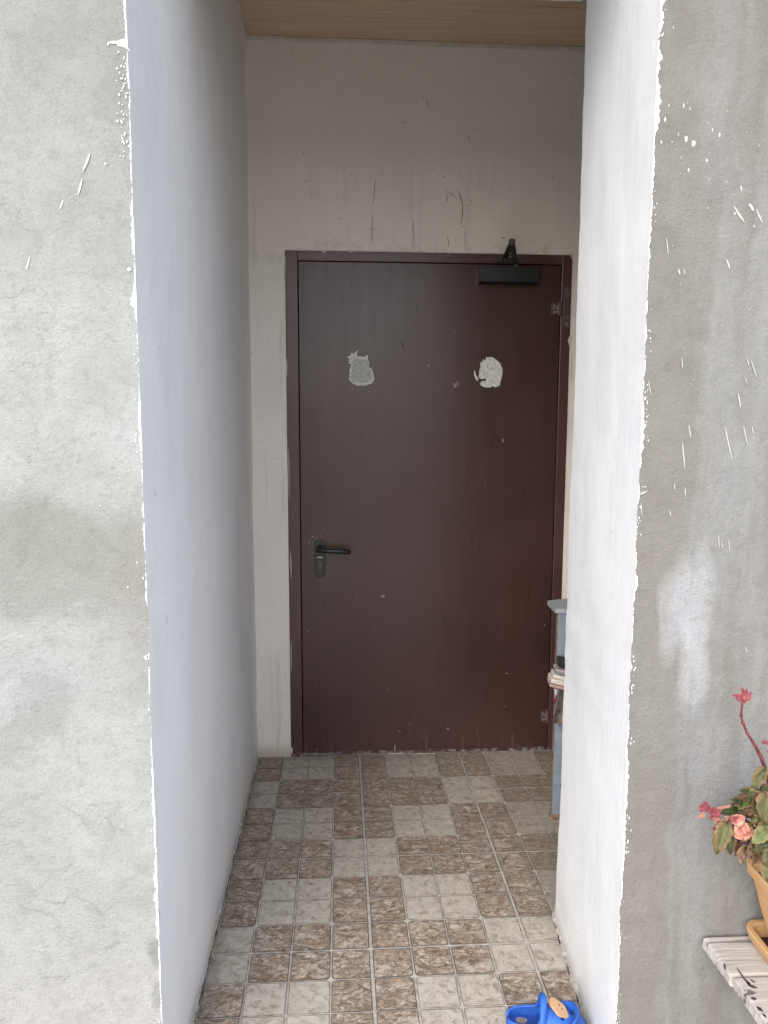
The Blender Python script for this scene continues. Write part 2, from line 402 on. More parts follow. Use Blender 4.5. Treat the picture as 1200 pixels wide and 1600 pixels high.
# ---- tiled floor, every cell modelled with its rounded corners, its edge shadow painted as a dark line
fl = MB()
fl.box(-2.6, 2.6, -2.62, .1, -.16, -.0016, 0)
def tile_is_light(c, r):
    mm = (c+1)//2; n_ = (r-1)//2
    if n_ % 2 == 0: return mm % 2 != 0
    return mm % 2 == 0 and ((mm//2 + (n_-1)//2) % 2 != 0)
def cell(c, r):
    x0, x1 = c*S, (c+1)*S; y1, y0 = -r*S, -(r+1)*S
    gx0 = .0040 if c % 4 == 0 else .0019; gx1 = .0040 if (c+1) % 4 == 0 else .0019
    gy1 = .0034 if r % 4 == 0 else .0019; gy0 = .0034 if (r+1) % 4 == 0 else .0019
    j = lambda: random.uniform(-.0006, .0006)
    x0 += gx0+j(); x1 -= gx1+j(); y0 += gy0+j(); y1 -= gy1+j()
    if y1 > FY+.03: y1 = FY+.03
    if y1-y0 < .02: return
    L = tile_is_light(c, r)
    def rad(cc, rr_):   # outer corners of 2x2 blocks are rounder
        if cc % 2 and rr_ % 2: return .012
        if cc % 2 == 0 and rr_ % 2 == 0: return .006 if (cc+rr_) % 4 == 0 else .003
        return .0025
    cs = [(x0, y0, rad(c, r+1), 180), (x1, y0, rad(c+1, r+1), 270), (x1, y1, rad(c+1, r), 0), (x0, y1, rad(c, r), 90)]
    def ring(ins, z):
        out = []
        for (x, y, rd, a0) in cs:
            sx = 1 if x == x0 else -1; sy_ = 1 if y == y0 else -1
            k = max(rd-ins, .0004)
            cx, cyy = x+sx*(ins+k), y+sy_*(ins+k)
            for t in range(5):
                a = R_(a0+t*22.5); out.append((cx+k*math.cos(a), cyy+k*math.sin(a), z))
        return out
    e = .0016
    a = ring(0, -.0016); b = ring(.0004, -.0003); c_ = ring(e+.0006, 0.0)
    k = len(a)
    for A_, B_ in ((a, b), (b, c_)): fl.add(A_+B_, [(i, (i+1) % k, k+(i+1) % k, k+i) for i in range(k)], 4 if L else 1)
    fl.add(c_, [list(range(k))], 3 if L else 2)
for r in range(1, 25):
    for c in range(-5, 14):
        cell(c, r)
structure(fl.build('floor', [M['grout'], M['gline'], M['td'], M['tl'], simple('pale_cell_edge', (.25, .215, .175), .7, .3, .35, 30)], recalc=False))

# ---- ceiling of the passage, laminate boards running across
ce = MB(); ZC = 2.82
yy = -.075
for yb in (-.365, -.62, -.875, -1.13):
    ce.box(-.44, 1.62, yb+.0012, yy-.0012, ZC, ZC+.012, 0); yy = yb
ce.box(-.44, 1.62, -1.14, -.08, ZC+.013, ZC+.05, 1)
structure(ce.build('ceiling', [M['ceil'], M['gap']], bevel=.0006))

def wob(z, s=0, a=.0022): return a*fr(z*3.1+s, s) + a*.5*nz(z*17+s, s*2)

# ---- left wall: rough render in front, white paint inside
lw = thing('cement_wall', (-.9, -1.5, 0), 'rough light grey cement wall left of the passage with a long white painted inner side', 'wall')
f = MB()
def lf(u, v):
    z = -.15+v*2.95
    x = -2.6+(2.6+XL+wob(z, 3))*(1-(1-u)**2.2)
    return (x, YL+.004*nz(x*4, z*4, 3)*min(1, (XL-x)*12), z)
f.grid(lf, 90, 150)
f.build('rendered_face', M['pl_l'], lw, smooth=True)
s = MB()
def ls(u, v):
    z = -.15+v*2.97; y = YL+(YB+.02-YL)*u
    return (XL + (wob(z, 3))*(1-u)**3 + .0025*nz(y*5, z*3, 9)*min(1, u*8), y, z)
s.grid(ls, 70, 170)
s.build('painted_side', M['white'], lw, smooth=True)
s = MB(); s.box(-2.6, XL-.03, YL+.03, YB-.01, -.15, 2.8); s.build('wall_core', M['pl_l'], lw)

# paint slopped over the corner: measured width (px) along the height
def edge_paint(name, parent, side, prof, X0, Y, sgn, seed):
    mb = MB(); n = 1300; zs = np.linspace(.05, 2.35, n)
    ys = []; ws = []
    for (py, wd) in prof:
        px = 193+.03875*py if side < 0 else 1030-.0406*py
        ys.append(PY(px, py, Y).z); ws.append(wd/850.0)
    o = np.argsort(ys); W = np.interp(zs, np.array(ys)[o], np.array(ws)[o])
    prev = None
    for i, z in enumerate(zs):
        wd = W[i]*(.8+.5*fr(z*60, seed+2)) - .0015 + .0022*fr(z*30, seed) + .0024*nz(z*240, seed+3) + .0010*nz(z*600, seed)
        edge = X0 + wob(z, 3 if side < 0 else 8)
        wd = max(wd, 0)
        cur = (edge+.0005*(-sgn), edge+sgn*wd, z)
        if prev and (wd > .0004 or prev[3] > .0004):
            y = Y-.0016
            mb.add([(prev[0], Y-.0022, prev[2]), (prev[0]+(prev[1]-prev[0])*.7, Y-.0022, prev[2]), (prev[1], Y+.001, prev[2]),
                    (cur[0], Y-.0022, z), (cur[0]+(cur[1]-cur[0])*.7, Y-.0022, z), (cur[1], Y+.001, z)],
                   [(0, 1, 4, 3), (1, 2, 5, 4)])
        prev = (*cur, wd)
    rnd = random.Random(seed)
    for _ in range(230 if side > 0 else 60):                      # flecks beside the edge
        z = rnd.uniform(.1, 2.3)
        if fr(z*4.5, seed+9) < .12: continue
        x = X0+sgn*(abs(rnd.gauss(0, .004))+.001+.7*float(np.interp(z, zs, W))); r0 = rnd.uniform(.0004, .0013)
        pts = [(x+r0*math.cos(a)*rnd.uniform(.6, 1.2), Y-.0004, z+r0*2.2*math.sin(a)*rnd.uniform(.5, 1.4)) for a in np.linspace(0, 2*math.pi, 7)[:-1]]
        mb.poly(pts, (0, -1, 0), .0012)
    return mb.build(name, M['splash'], parent, merge=True)
LP = [(0, 6), (60, 4), (66, 20), (72, 20), (78, 4), (150, 3), (200, 3), (240, 4), (300, 2), (330, 5), (370, 7), (395, 4), (415, 3), (440, 4), (455, 9), (475, 10), (495, 4), (520, 2), (600, 1), (628, 5), (640, 7), (660, 6), (700, 5), (712, 3), (760, 1), (800, 4), (850, 3), (870, 0), (915, 3), (935, 4), (960, 0), (1020, 1), (1026, 6), (1030, 2), (1080, 4), (1090, 0), (1180, 3), (1230, 5), (1245, 6), (1300, 4), (1350, 5), (1395, 8), (1405, 11), (1410, 6), (1440, 7), (1465, 5), (1470, 1), (1490, 5), (1520, 3), (1600, 3)]
edge_paint('paint_edge', lw, -1, LP, XL, YL, -1, 11)

# splashes and strokes of paint lying on a surface
def ribbon(mb, pts, w, n, th=.0012, taper=True, mi=0, seed=0):
    pts = [Vector(p) for p in pts]; n = Vector(n)
    P = []
    for a, b in zip(pts[:-1], pts[1:]):
        k = max(2, int((b-a).length/.004))
        P += [a.lerp(b, i/k) for i in range(k)]
    P.append(pts[-1]); K = len(P); Lr, Rr = [], []
    for i, p in enumerate(P):
        t = (P[min(i+1, K-1)]-P[max(i-1, 0)]).normalized(); sd_ = n.cross(t)
        f0 = i/(K-1); ww = w*.5*(1 if not taper else (min(1, .25+3*min(f0, 1-f0))))
        ww *= 1+.45*nz(p.x*260, p.z*260+p.y*260, seed); j = sd_*w*.25*nz(p.z*90, p.x*90, seed+4)
        Lr.append(p+sd_*ww+j); Rr.append(p-sd_*ww+j)
    mb.poly(Lr+Rr[::-1], n, th, mi)
def splat(mb, c, rx, rz, n, plane='y', th=.0012, seed=0, k=14, mi=0):
    pts = []
    for i in range(k):
        a = 2*math.pi*i/k; q = 1+.55*nz(math.cos(a)*2+seed, math.sin(a)*2, seed*3.3)
        pts.append(Vector(c)+Vector((rx*math.cos(a)*q, 0, rz*math.sin(a)*q)))
    mb.poly(pts, n, th, mi)
NF = (0, -1, 0)
mb = MB()
for i, (x0, y0, x1, y1, w_) in enumerate([(141, 240, 130, 268, 2.6), (129, 280, 122, 305, 2.0), (99, 313, 94, 327, 1.5), (47, 401, 42, 421, 1.6), (168, 67, 186, 66, 3), (169, 66, 169, 72, 3)]):
    ribbon(mb, [PY(x0, y0, YL-.001), PY(x1, y1, YL-.001)], w_/850, NF, seed=i)
rnd = random.Random(3)
for i in range(60):
    px, py = rnd.gauss(193, 5), rnd.uniform(70, 245); splat(mb, PY(px, py, YL-.002), rnd.uniform(.0003, .0013), rnd.uniform(.0006, .0024), NF, seed=i, k=8, th=.0006)
for i, (px, py, a) in enumerate([(202, 421, 3), (229, 1027, 4), (165, 256, 1.6), (157, 790, 1), (200, 917, 1.2)]):
    splat(mb, PY(px, py, YL-.001), a/850, a/1000, NF, seed=i)
mb.build('paint_splashes', M['splash'], lw)
# small dark pits and cracks in the render
def jag(pl, sd):
    rn = random.Random(sd); o = []
    for (a, b), (c_, d) in zip(pl, pl[1:]):
        for k in range(5): o.append((a+(c_-a)*k/5+rn.uniform(-1.3, 1.3), b+(d-b)*k/5+rn.uniform(-1.5, 1.5)))
    return o+[pl[-1]]
mb = MB()
for i, pl in enumerate([[(60, 1405), (85, 1412), (98, 1409), (110, 1395)], [(30, 1418), (60, 1425), (82, 1432), (92, 1455)], [(115, 1400), (140, 1412), (155, 1425), (165, 1440)], [(88, 1255), (110, 1268), (125, 1275), (132, 1290)], [(150, 1272), (168, 1280), (175, 1292), (200, 1300)],
                        [(40, 1395), (65, 1385), (80, 1365)], [(60, 1528), (85, 1526), (98, 1527)], [(150, 1485), (175, 1480), (185, 1470)], [(95, 1540), (110, 1520)], [(20, 485), (22, 478)], [(84, 1478), (95, 1470)], [(120, 1180), (123, 1195)]]):
    ribbon(mb, [PY(a, b, YL-.0030) for a, b in jag(pl, i)], .00055, NF, .0003, seed=i)
mb.build('hairline_cracks', simple('crack_line', (.28, .27, .245), .95, .1, .3, 200), lw)

# mortar and dark gap where side wall meets the tiles
mb = MB()
def bead(mb, path, seed, wd=.010, hi=.007, mi=0, out=(1, 0, 0)):
    out = Vector(out); ring = []
    for i, (x, y) in enumerate(path):
        w_ = max(.002, wd*(1+.6*fr(i*.09, seed)+.3*nz(i*.6, seed))); h_ = hi*(1+.5*nz(i*.2, seed+5))
        b = Vector((x, y, 0)); ring.append([b-out*.004+Vector((0, 0, h_)), b+out*w_*.35+Vector((0, 0, h_*.75)), b+out*w_+Vector((0, 0, .0004)), b+out*w_+Vector((0, 0, -.003))])
    for a, b in zip(ring[:-1], ring[1:]):
        mb.add(a+b, [(0, 1, 5, 4), (1, 2, 6, 5), (2, 3, 7, 6)], mi)
path = [(XL+.001*fr(i*.07, 3), YL-.02+(YB-YL)*i/260) for i in range(261)]
bead(mb, [(x+.0022, y) for x, y in path], 9, .0042, .0011, 1)
bead(mb, path, 2, .0042, .010)
mb.build('floor_joint', [M['mortar'], simple('joint_dirt', (.11, .095, .075), .95, .2, .4, 60)], lw, smooth=True)

# scuffs on the painted side
mb = MB()
for i, pl in enumerate([[(241, 765), (244, 775)], [(260, 960), (262, 975)], [(246, 1420), (251, 1432)]]):
    ribbon(mb, [PX(a, b, XL+.0035) for a, b in pl], .0012, (1, 0, 0), .0004, seed=i)
mb.build('scuffs', M['smudge'], lw)

# ---- right pier
XI, XO, YI = .532, .484, -1.155
rw = thing('cement_wall', (1.2, -1.45, 0), 'stained beige grey cement wall right of the passage with a bright white painted reveal', 'wall')
f = MB()
def rf(u, v):
    z = -.15+v*2.95; x0 = XO+wob(z, 8)
    x = x0+(2.6-x0)*u**2.2
    return (x, YR+.004*nz(x*4, z*4, 7)*min(1, (x-x0)*12), z)
f.grid(rf, 90, 150); f.build('rendered_face', M['pl_r'], rw, smooth=True)
s = MB()
def rs(u, v):
    z = -.15+v*2.95
    a = wob(z, 8)*(1-u); b = (wob(z, 5, .003) - .004*math.exp(-((z-.16)/.14)**2))*u
    flare = -.008*math.exp(-max(z, 0)/.03)*(1 + .6*nz(u*9, z*9))
    return (XO+(XI-XO)*u + a + b + flare + .002*nz(u*4, z*4, 2)*math.sin(u*math.pi), YR+(YI-YR)*u, z)
s.grid(rs, 60, 190); s.build('painted_reveal', M['white'], rw, smooth=True)
s = MB()
def rb(u, v):
    z = -.15+v*2.95; b = wob(z, 5, .003) - .004*math.exp(-((z-.16)/.14)**2)-.008*math.exp(-max(z, 0)/.03)*(1 + .6*nz(9, z*9))
    return (XI+b+(2.6-XI)*u, YI, z)
s.grid(rb, 4, 190); s.build('painted_back', M['white'], rw, smooth=True)
RP = [(0, 10), (40, 8), (60, 3), (90, 9), (130, 8), (150, 12), (190, 13), (210, 6), (240, 5), (270, 7), (285, 4), (330, 5), (370, 6), (385, 3), (400, 4), (430, 3), (500, 3), (540, 3), (570, 2), (610, 2), (635, 5), (655, 8), (680, 9), (700, 8), (710, 3), (740, 2), (770, 3), (800, 1), (850, 2), (895, 3), (910, 7), (925, 5), (940, 2), (1000, 2), (1050, 1), (1100, 2), (1130, 5), (1180, 6), (1195, 9), (1240, 7), (1290, 6), (1330, 7), (1400, 5), (1430, 2), (1460, 4), (1500, 5), (1540, 3), (1600, 4)]
edge_paint('paint_edge', rw, 1, RP, XO, YR, 1, 23)
mb = MB()
SPL = [(1146, 322, 1163, 348, 2.6), (1170, 318, 1177, 330, 3.5), (1181, 327, 1191, 349, 2.0), (1041, 371, 1044, 398, 1.2), (1135, 405, 1140, 420, 2.2), (1167, 560, 1170, 572, 1.2), (1172, 560, 1182, 590, 1.2), (1153, 614, 1157, 637, 1.8), (1163, 588, 1167, 600, 1.2), (1076, 664, 1079, 684, 1.5), (1066, 692, 1070, 732, 1.6), (1132, 664, 1143, 717, 1.5), (1161, 664, 1168, 697, 1.4), (1070, 761, 1071, 776, 1.3), (1127, 846, 1129, 857, 1.2), (1122, 836, 1124, 856, 1.0), (1138, 843, 1140, 861, 1.0), (999, 773, 1011, 767, 2.2), (1046, 798, 1048, 806, 1.6), (1013, 595, 1017, 618, 1.0), (1060, 420, 1062, 430, 2), (1068, 420, 1070, 430, 1.2), (1157, 290, 1159, 300, 2.4), (1175, 666, 1177, 678, 1), (1065, 560, 1066, 575, 1), (1054, 755, 1054, 765, 1.2), (1001, 785, 1003, 806, .9), (1165, 1010, 1167, 1020, 1)]
for i, (x0, y0, x1, y1, w_) in enumerate(SPL): ribbon(mb, [PY(x0, y0, YR-.001), PY(x1, y1, YR-.001)], w_/850, NF, seed=i+30)
for i, (px, py, a, b) in enumerate([(1068, 165, 1.6, 4.5), (1078, 170, 1.2, 2.5), (1039, 187, 2, 5), (1072, 217, 3.6, 6), (1083, 225, 4, 6), (1113, 203, 1.5, 3.5), (1124, 211, 2, 4), (1106, 192, 1, 1.6), (1104, 251, 1.8, 3.5), (1076, 266, 2, 3.5), (1045, 165, 1.2, 2.5), (1052, 43, 1, 2.5), (1033, 222, 2, 3), (1050, 222, 1.3, 2), (1057, 234, 1, 1.6), (1064, 246, 1, 1.5), (1106, 325, 1, 2), (1108, 280, .8, 2), (1135, 284, .8, 2), (1148, 334, 2, 3), (1178, 353, 1.2, 3), (1060, 210, 1, 3)]):
    splat(mb, PY(px, py, YR-.001), a*.7/850, b*.8/850, NF, seed=i*1.7, th=.0006)
rnd = random.Random(5)
for i in range(45):
    px, py = rnd.uniform(1040, 1195), abs(rnd.gauss(0, 260))+150
    splat(mb, PY(px, py, YR-.001), rnd.uniform(.3, .7)/850, rnd.uniform(.4, 1.2)/850, NF, seed=i, k=6)
mb.build('paint_splashes', M['splashdim'], rw)
mb = MB()
path = [(XO+(XI-XO)*(i/90)-.007+.001*fr(i*.1, 8), YR-.02+(YI-YR+.02)*i/90) for i in range(91)]
bead(mb, path, 5, .009, .010, 0, (-1, 0, 0)); bead(mb, [(x-.0045, y) for x, y in path], 12, .0045, .0010, 1, (-1, 0, 0))
path = [(XI-.01+i*.01, YI-.002) for i in range(60)]
bead(mb, path, 6, .008, .008, 0, (0, 1, 0))
mb.build('floor_joint', [M['mortar'], M['gap']], rw, smooth=True)

# ---- lintel over the passage mouth
lt = MB()
def lu(u, v):
    x = XL+.002+(XI-XL-.004)*u
    return (x, -1.72+(-1.118+1.72)*v, 2.424+.010*u+.001*nz(x*8, v*5))
lt.grid(lu, 40, 12, 0)
lt.add([(XL+.002, -1.118, 2.424), (XI-.002, -1.118, 2.434), (XI-.002, -1.118, 2.9), (XL+.002, -1.118, 2.9)], [(0, 1, 2, 3)], 0)
lt.add([(XL+.002, -1.72, 2.424), (XO, -1.72, 2.434), (XO, -1.72, 2.9), (XL+.002, -1.72, 2.9)], [(0, 1, 2, 3)], 1)
o = lt.build('lintel', [M['white'], M['pl_l']], merge=True); props(o, 'white painted underside of the beam across the top of the passage mouth', 'beam')

# ---- back wall with the doorway, and the far right side of the recess
DX0, DX1, DZ = -.2863, .8425, 2.0493
bw = MB()
def strip(x0, x1, z0, z1, nu, nv):
    bw.grid(lambda u, v: (x0+(x1-x0)*u, YB+.003*nz((x0+(x1-x0)*u)*5, (z0+(z1-z0)*v)*5, 4), z0+(z1-z0)*v), nu, nv)
strip(XL-.01, DX0+.003, -.1, DZ, 8, 60); strip(XL-.01, DX0+.003, DZ, 2.83, 8, 24)
strip(DX0+.003, DX1-.003, DZ-.004, 2.83, 60, 24); strip(DX1-.003, 1.62, -.1, 2.83, 30, 60)
o = bw.build('back_wall', M['back'], smooth=True); props(o, 'dirty cream wall around and above the brown door with scratches and runs', 'wall')
o = MB(); o.box(1.6, 1.75, -1.16, -.05, -.1, 2.85); o = o.build('side_wall', M['white']); props(o, 'white side wall closing the recess beyond the grey shelf rack', 'wall')
# scratches and marks on it
mb = MB(); yb = YB-.0035
T8 = lambda x, y: (540+x/4.615, 130+y/4.615)
for i, (pl, w_) in enumerate([([(805, 765), (825, 805), (843, 870), (842, 950), (833, 1020)], 2.0), ([(722, 765), (760, 800), (800, 830)], 1.2), ([(728, 790), (730, 860)], 1.6), ([(735, 1100), (745, 1180)], 1.4), ([(860, 1040), (862, 1165)], .9), ([(215, 690), (207, 780), (200, 870)], 1.2), ([(193, 950), (192, 1170)], 1.2),
                              ([(170, 1045), (232, 1065)], .8), ([(490, 980), (488, 1170)], 1.0), ([(583, 120), (590, 145), (612, 170)], 2.2), ([(875, 370), (900, 425)], 1.8), ([(900, 830), (903, 890)], .9), ([(830, 1025), (865, 1045)], 1), ([(865, 885), (890, 880)], 1.6), ([(1130, 1110), (1150, 1120)], 2.5), ([(400, 290), (440, 278)], 1.0), ([(700, 670), (718, 680)], 1.6)]):
    q = [PY(*T8(a, b), yb) for a, b in jag([(a*1., b*1.) for a, b in pl], i+50)]
    ribbon(mb, q, w_/480, NF, .0004, seed=i+60)
for pl in ([(686, 58), (684, 75)],): ribbon(mb, [PY(a, b, yb) for a, b in pl], .005, NF, .0004)
o2 = mb.build('wall_scratches', M['smudge'], o if False else bpy.data.objects['back_wall'])
# cornice strips
cn = MB(); cn.box(XL, 1.6, YB-.010, YB+.01, ZC-.014, ZC-.0005)
cn.box(XL-.002, XL+.010, -1.13, YB-.0102, ZC-.012, ZC-.0005)
structure(cn.build('ceiling_trim', M['cream'], bevel=.002))

# ---- roof overhang above the facade (shades the top of the walls)
ro = MB(); ro.box(-2.9, 2.9, -2.05, -1.69, 2.86, 2.90); ro.box(-2.9, 2.9, -2.09, -2.055, 2.82, 2.98); ro.box(-2.9, 2.9, -2.08, .3, 2.99, 3.06)
o = ro.build('roof', M['roofw'], bevel=.003); props(o, 'boarded roof overhang above the front of the passage', 'roof')

# ================================================================== DOOR
dr = thing('door', ((DX0+DX1)/2, FY, 0), 'closed dark maroon steel door with two bare sticker marks and a black lever handle', 'door')
fr_ = MB(); jw = .046
LX0, LX1, LZ = DX0+.052, .7985, 2.008
fr_.box(DX0, LX0-.004, FY, FY+.07, 0, DZ)
fr_.box(LX1+.004, DX1, FY, FY+.07, 0, DZ)
fr_.box(LX0-.0041, LX1+.0041, FY+.0004, FY+.0698, LZ+.004, DZ-.0003)
fr_.build('door_frame', M['frame'], dr, bevel=.0022)
lf_ = MB()
def leafn(u, v):
    x = LX0+(LX1-LX0)*u; z = .006+(LZ-.006)*v
    return (x, FY+.004+.0014*nz(x*3, z*2, 1), z)
lf_.grid(leafn, 40, 70)
lf_.box(LX0, LX1, FY+.0062, FY+.05, .0062, LZ)
leaf = lf_.build('door_leaf', M['door'], dr, smooth=False)
for p in leaf.data.polygons: p.use_smooth = len(p.vertices) == 4 and abs(p.normal.y) > .9
gp = MB(); gp.box(DX0+.01, DX1-.01, FY+.052, FY+.068, -.02, DZ-.01); gp.build('door_back', M['gap'], dr)
# sticker patches
T = lambda x, y: PY(480+x/3.3333, 520+y/3.3333, FY+.0030)
def ragged(pts, k=4, amp=.0016, seed=0):
    out = []
    for a, b in zip(pts, pts[1:]+pts[:1]):
        for i in range(k):
            p = a.lerp(b, i/k); out.append(p+Vector((amp*nz(p.x*190, p.z*190, seed), 0, amp*nz(p.x*190, p.z*190, seed+7))))
    return out
A = [(255, 95), (263, 92), (258, 110), (262, 122), (300, 125), (312, 116), (318, 120), (314, 135), (322, 150), (322, 180), (335, 185), (345, 215), (350, 240), (340, 262), (322, 270), (300, 275), (260, 275), (232, 262), (218, 240), (222, 190), (230, 165), (218, 160), (216, 135), (206, 128), (222, 120), (232, 100), (240, 112)]
B = [(930, 128), (960, 126), (985, 140), (1005, 160), (1018, 190), (1015, 225), (1008, 250), (1003, 270), (992, 280), (975, 284), (966, 275), (955, 285), (925, 284), (905, 275), (897, 265), (912, 252), (930, 250), (932, 238), (900, 240), (893, 225), (898, 190), (903, 175), (900, 155), (915, 150), (912, 140), (930, 140)]
B2 = [(868, 195), (874, 200), (880, 222), (892, 235), (888, 250), (877, 244), (869, 220)]
A2 = [(240, 138), (318, 140), (320, 180), (332, 200), (342, 235), (325, 255), (290, 262), (240, 255), (226, 235), (234, 180)]
for k_, (pl, ex) in enumerate(((A, A2), (B, B2))):
    mb = MB(); mb.poly(ragged([T(*p) for p in pl], seed=k_)[::-1], NF, .0005)
    if k_ == 0: mb.poly([q+Vector((0, -.0006, 0)) for q in ragged([T(*p) for p in ex], seed=5)][::-1], NF, .0002, 1)
    else: mb.poly(ragged([T(*p) for p in ex])[::-1], NF, .0005)
    o = mb.build('bare_patch', [M['patch'], M['patchd']], dr, recalc=True)
    o['label'] = 'bell shaped bare sticker mark, left' if k_ == 0 else 'round ragged bare sticker mark, right'
mb = MB()
for i, (pl, w_) in enumerate([([(708, 598), (711, 606)], 1.1), ([(713, 597), (711, 606)], .9), ([(716, 596), (714, 606)], .8), ([(594, 931), (602, 931)], 1.2), ([(597, 933), (601, 933)], 1), ([(668, 569), (671, 574)], 1), ([(487, 838), (490, 838)], 2), ([(483, 846), (483, 849)], 1.4),
                              ([(507, 825), (508, 826)], 1.5), ([(516, 874), (517, 876)], 1.2), ([(785, 685), (786, 692)], 1), ([(550, 606), (550, 610)], 1), ([(480, 985), (482, 987)], 1.2), ([(617, 1163), (617, 1177)], 1.0), ([(790, 1052), (793, 1052)], 1.2), ([(698, 1138), (702, 1140)], 1.2), ([(623, 1142), (626, 1143)], 1.2), ([(850, 975), (851, 978)], 1)]):
    q = [PY(a, b, FY+.0028) for a, b in pl]; ribbon(mb, q, w_/390, NF, .0003, seed=i+90)
for i, (x0, x1, w_) in enumerate([(470, 520, 1), (560, 600, .9), (604, 634, 2.2), (640, 690, 1.2), (720, 760, .8), (800, 840, .9)]):
    q = [PY(a, 1177+(.3 if a > 600 else 1), FY+.0028) for a in np.linspace(x0, x1, 5)]; ribbon(mb, q, w_/390, NF, .0003, seed=i+120)
for i in range(14):
    rn = random.Random(i*7+1); px, py = rn.uniform(480, 860), 1178-abs(rn.gauss(0, 40)); splat(mb, PY(px, py, FY+.0028), rn.uniform(.3, .9)/390, rn.uniform(.3, 1.1)/390, NF, seed=i, k=6, th=.0003)
mb.build('paint_chips', M['chip'], dr)
mb = MB()
for i, (pl, w_) in enumerate([([(627, 533), (631, 545)], 1.4), ([(650, 470), (654, 488)], .8), ([(534, 460), (535, 475)], .7)]):
    ribbon(mb, [PY(a, b, FY+.0028) for a, b in pl], w_/390, NF, .0003, seed=i+40)
mb.build('scuffs', M['gap'], dr)
# flaked wall paint over the frame
mb = MB()
for i, (pl, w_) in enumerate([([(503, 393), (510, 393)], 2.6), ([(506, 393), (506, 397)], 2), ([(534, 392), (568, 392)], 1.5), ([(545, 394), (552, 393)], 1.5), ([(890, 396), (893, 400)], 3.0), ([(892, 398), (893, 404)], 2), ([(892, 524), (890, 532), (890, 540)], 5), ([(893, 545), (892, 600)], 1.6), ([(446, 400), (445, 440)], 1.0), ([(448, 560), (448, 590)], 1.2), ([(454, 860), (455, 905)], 1.2), ([(456, 1168), (456, 1178)], 3.0), ([(700, 395), (860, 397)], .8), ([(447, 391), (480, 391)], .8),
                              ([(451, 700), (452, 780)], .9), ([(455, 1000), (455, 1050)], .9), ([(712, 383), (706, 392), (698, 400)], .7)]):
    ribbon(mb, [PY(a, b, FY-.0004) for a, b in pl], w_/390, NF, .0004, seed=i+200)
mb.build('flaked_paint', M['cream'], dr)
# handle
hx, hz = PY(500, 873, FY).x, PY(500, 873, FY).z
hd = MB()
pl = []
for a in range(0, 181, 15): pl.append((hx+.0215*math.cos(R_(a)), FY+.0025, hz+.056+.0215*math.sin(R_(a))))
for a in range(180, 361, 15): pl.append((hx+.0215*math.cos(R_(a)), FY+.0025, hz-.056+.0215*math.sin(R_(a))))
hd.poly(pl, NF, .009)
hplate = hd.build('handle_plate', M['blackp'], dr, bevel=.0025, seg=3)
lv = MB(); zl = PY(500, 857, FY).z
x1 = PY(546, 862, FY-.05).x
pts = [(hx, FY-.006, zl), (hx, FY-.030, zl), (hx+.004, FY-.044, zl), (hx+.016, FY-.052, zl), (hx+.05, FY-.053, zl-.002), (x1-.008, FY-.052, zl-.006), (x1, FY-.046, zl-.007)]
lv.tube(pts, [.011, .0105, .0105, .010, .0095, .010, .009], 14)
lv.tube([(hx, FY-.005, zl), (hx, FY-.016, zl)], .0165, 20)
lv.build('lever', M['blackp'], hplate, smooth=True)
kh = MB(); kz = PY(500, 883, FY).z
kh.tube([(hx, FY-.005, kz+.006), (hx, FY-.0085, kz+.006)], .0085, 18); kh.box(hx-.0048, hx+.0048, FY-.0083, FY-.005, kz-.017, kz+.004)
kh.build('lock_cylinder', simple('brass_lock', (.12, .09, .065), .5, .4, .3, 90, .0003, .4), hplate)
kh = MB(); kh.box(hx-.0012, hx+.0012, FY-.0095, FY-.008, kz, kz+.011); kh.build('keyhole', M['gap'], hplate)
kh = MB(); q = PY(500, 871, FY-.007); kh.box(hx-.011, hx+.011, FY-.0074, FY-.006, q.z-.0016, q.z+.0016); kh.build('status_mark', M['splash'], hplate)
# closer
cb = MB(); a, b = PY(751, 416, FY-.045), PY(842, 441, FY-.045)
cb.box(a.x, b.x, FY-.046, FY+.003, b.z, a.z)
closer = cb.build('door_closer', M['blackp'], dr, bevel=.0015)
am = MB()
piv = Vector((a.x+(b.x-a.x)*.62, FY-.024, a.z)); kn = Vector((PZ(800, 379, 2.028).x, 0, 2.028))
kn = PY(800, 380, FY-.17); 
br = PY(789, 404, FY-.012)
am.tube([piv+Vector((0, 0, -.004)), piv+Vector((0, 0, .014))], .011, 14)
def link(p, q, w_, h_):
    d = (q-p); L_ = d.length; rot = d.to_track_quat('X', 'Z').to_matrix().to_4x4(); Mx = Matrix.Translation(p) @ rot
    am.box(-.006, L_+.006, -w_/2, w_/2, -h_/2, h_/2, 0, Mx)
link(piv+Vector((0, 0, .012)), kn+Vector((0, 0, -.004)), .022, .007)
link(br, kn+Vector((0, 0, .006)), .020, .007)
am.tube([kn+Vector((0, 0, -.010)), kn+Vector((0, 0, .014))], .011, 14)
am.build('closer_arm', M['blackm'], closer, bevel=.0015)
am = MB(); am.box(br.x-.038, br.x+.032, FY-.006, FY-.0002, br.z-.014, br.z+.010); am.tube([br+Vector((0, 0, -.010)), br+Vector((0, 0, .010))], .009, 12)
am.tube([(br.x-.014, FY-.009, br.z), (br.x-.014, FY-.005, br.z)], .005, 10); am.box(br.x-.006, br.x+.006, br.y, FY-.004, br.z-.004, br.z+.004)
am.build('arm_bracket', M['blackm'], closer, bevel=.0012)
am = MB(); p_ = PY(797, 402, FY-.02); am.tube([p_, p_+Vector((0, -.002, 0))], .0045, 10); am.build('bracket_screw', M['steel'], closer)
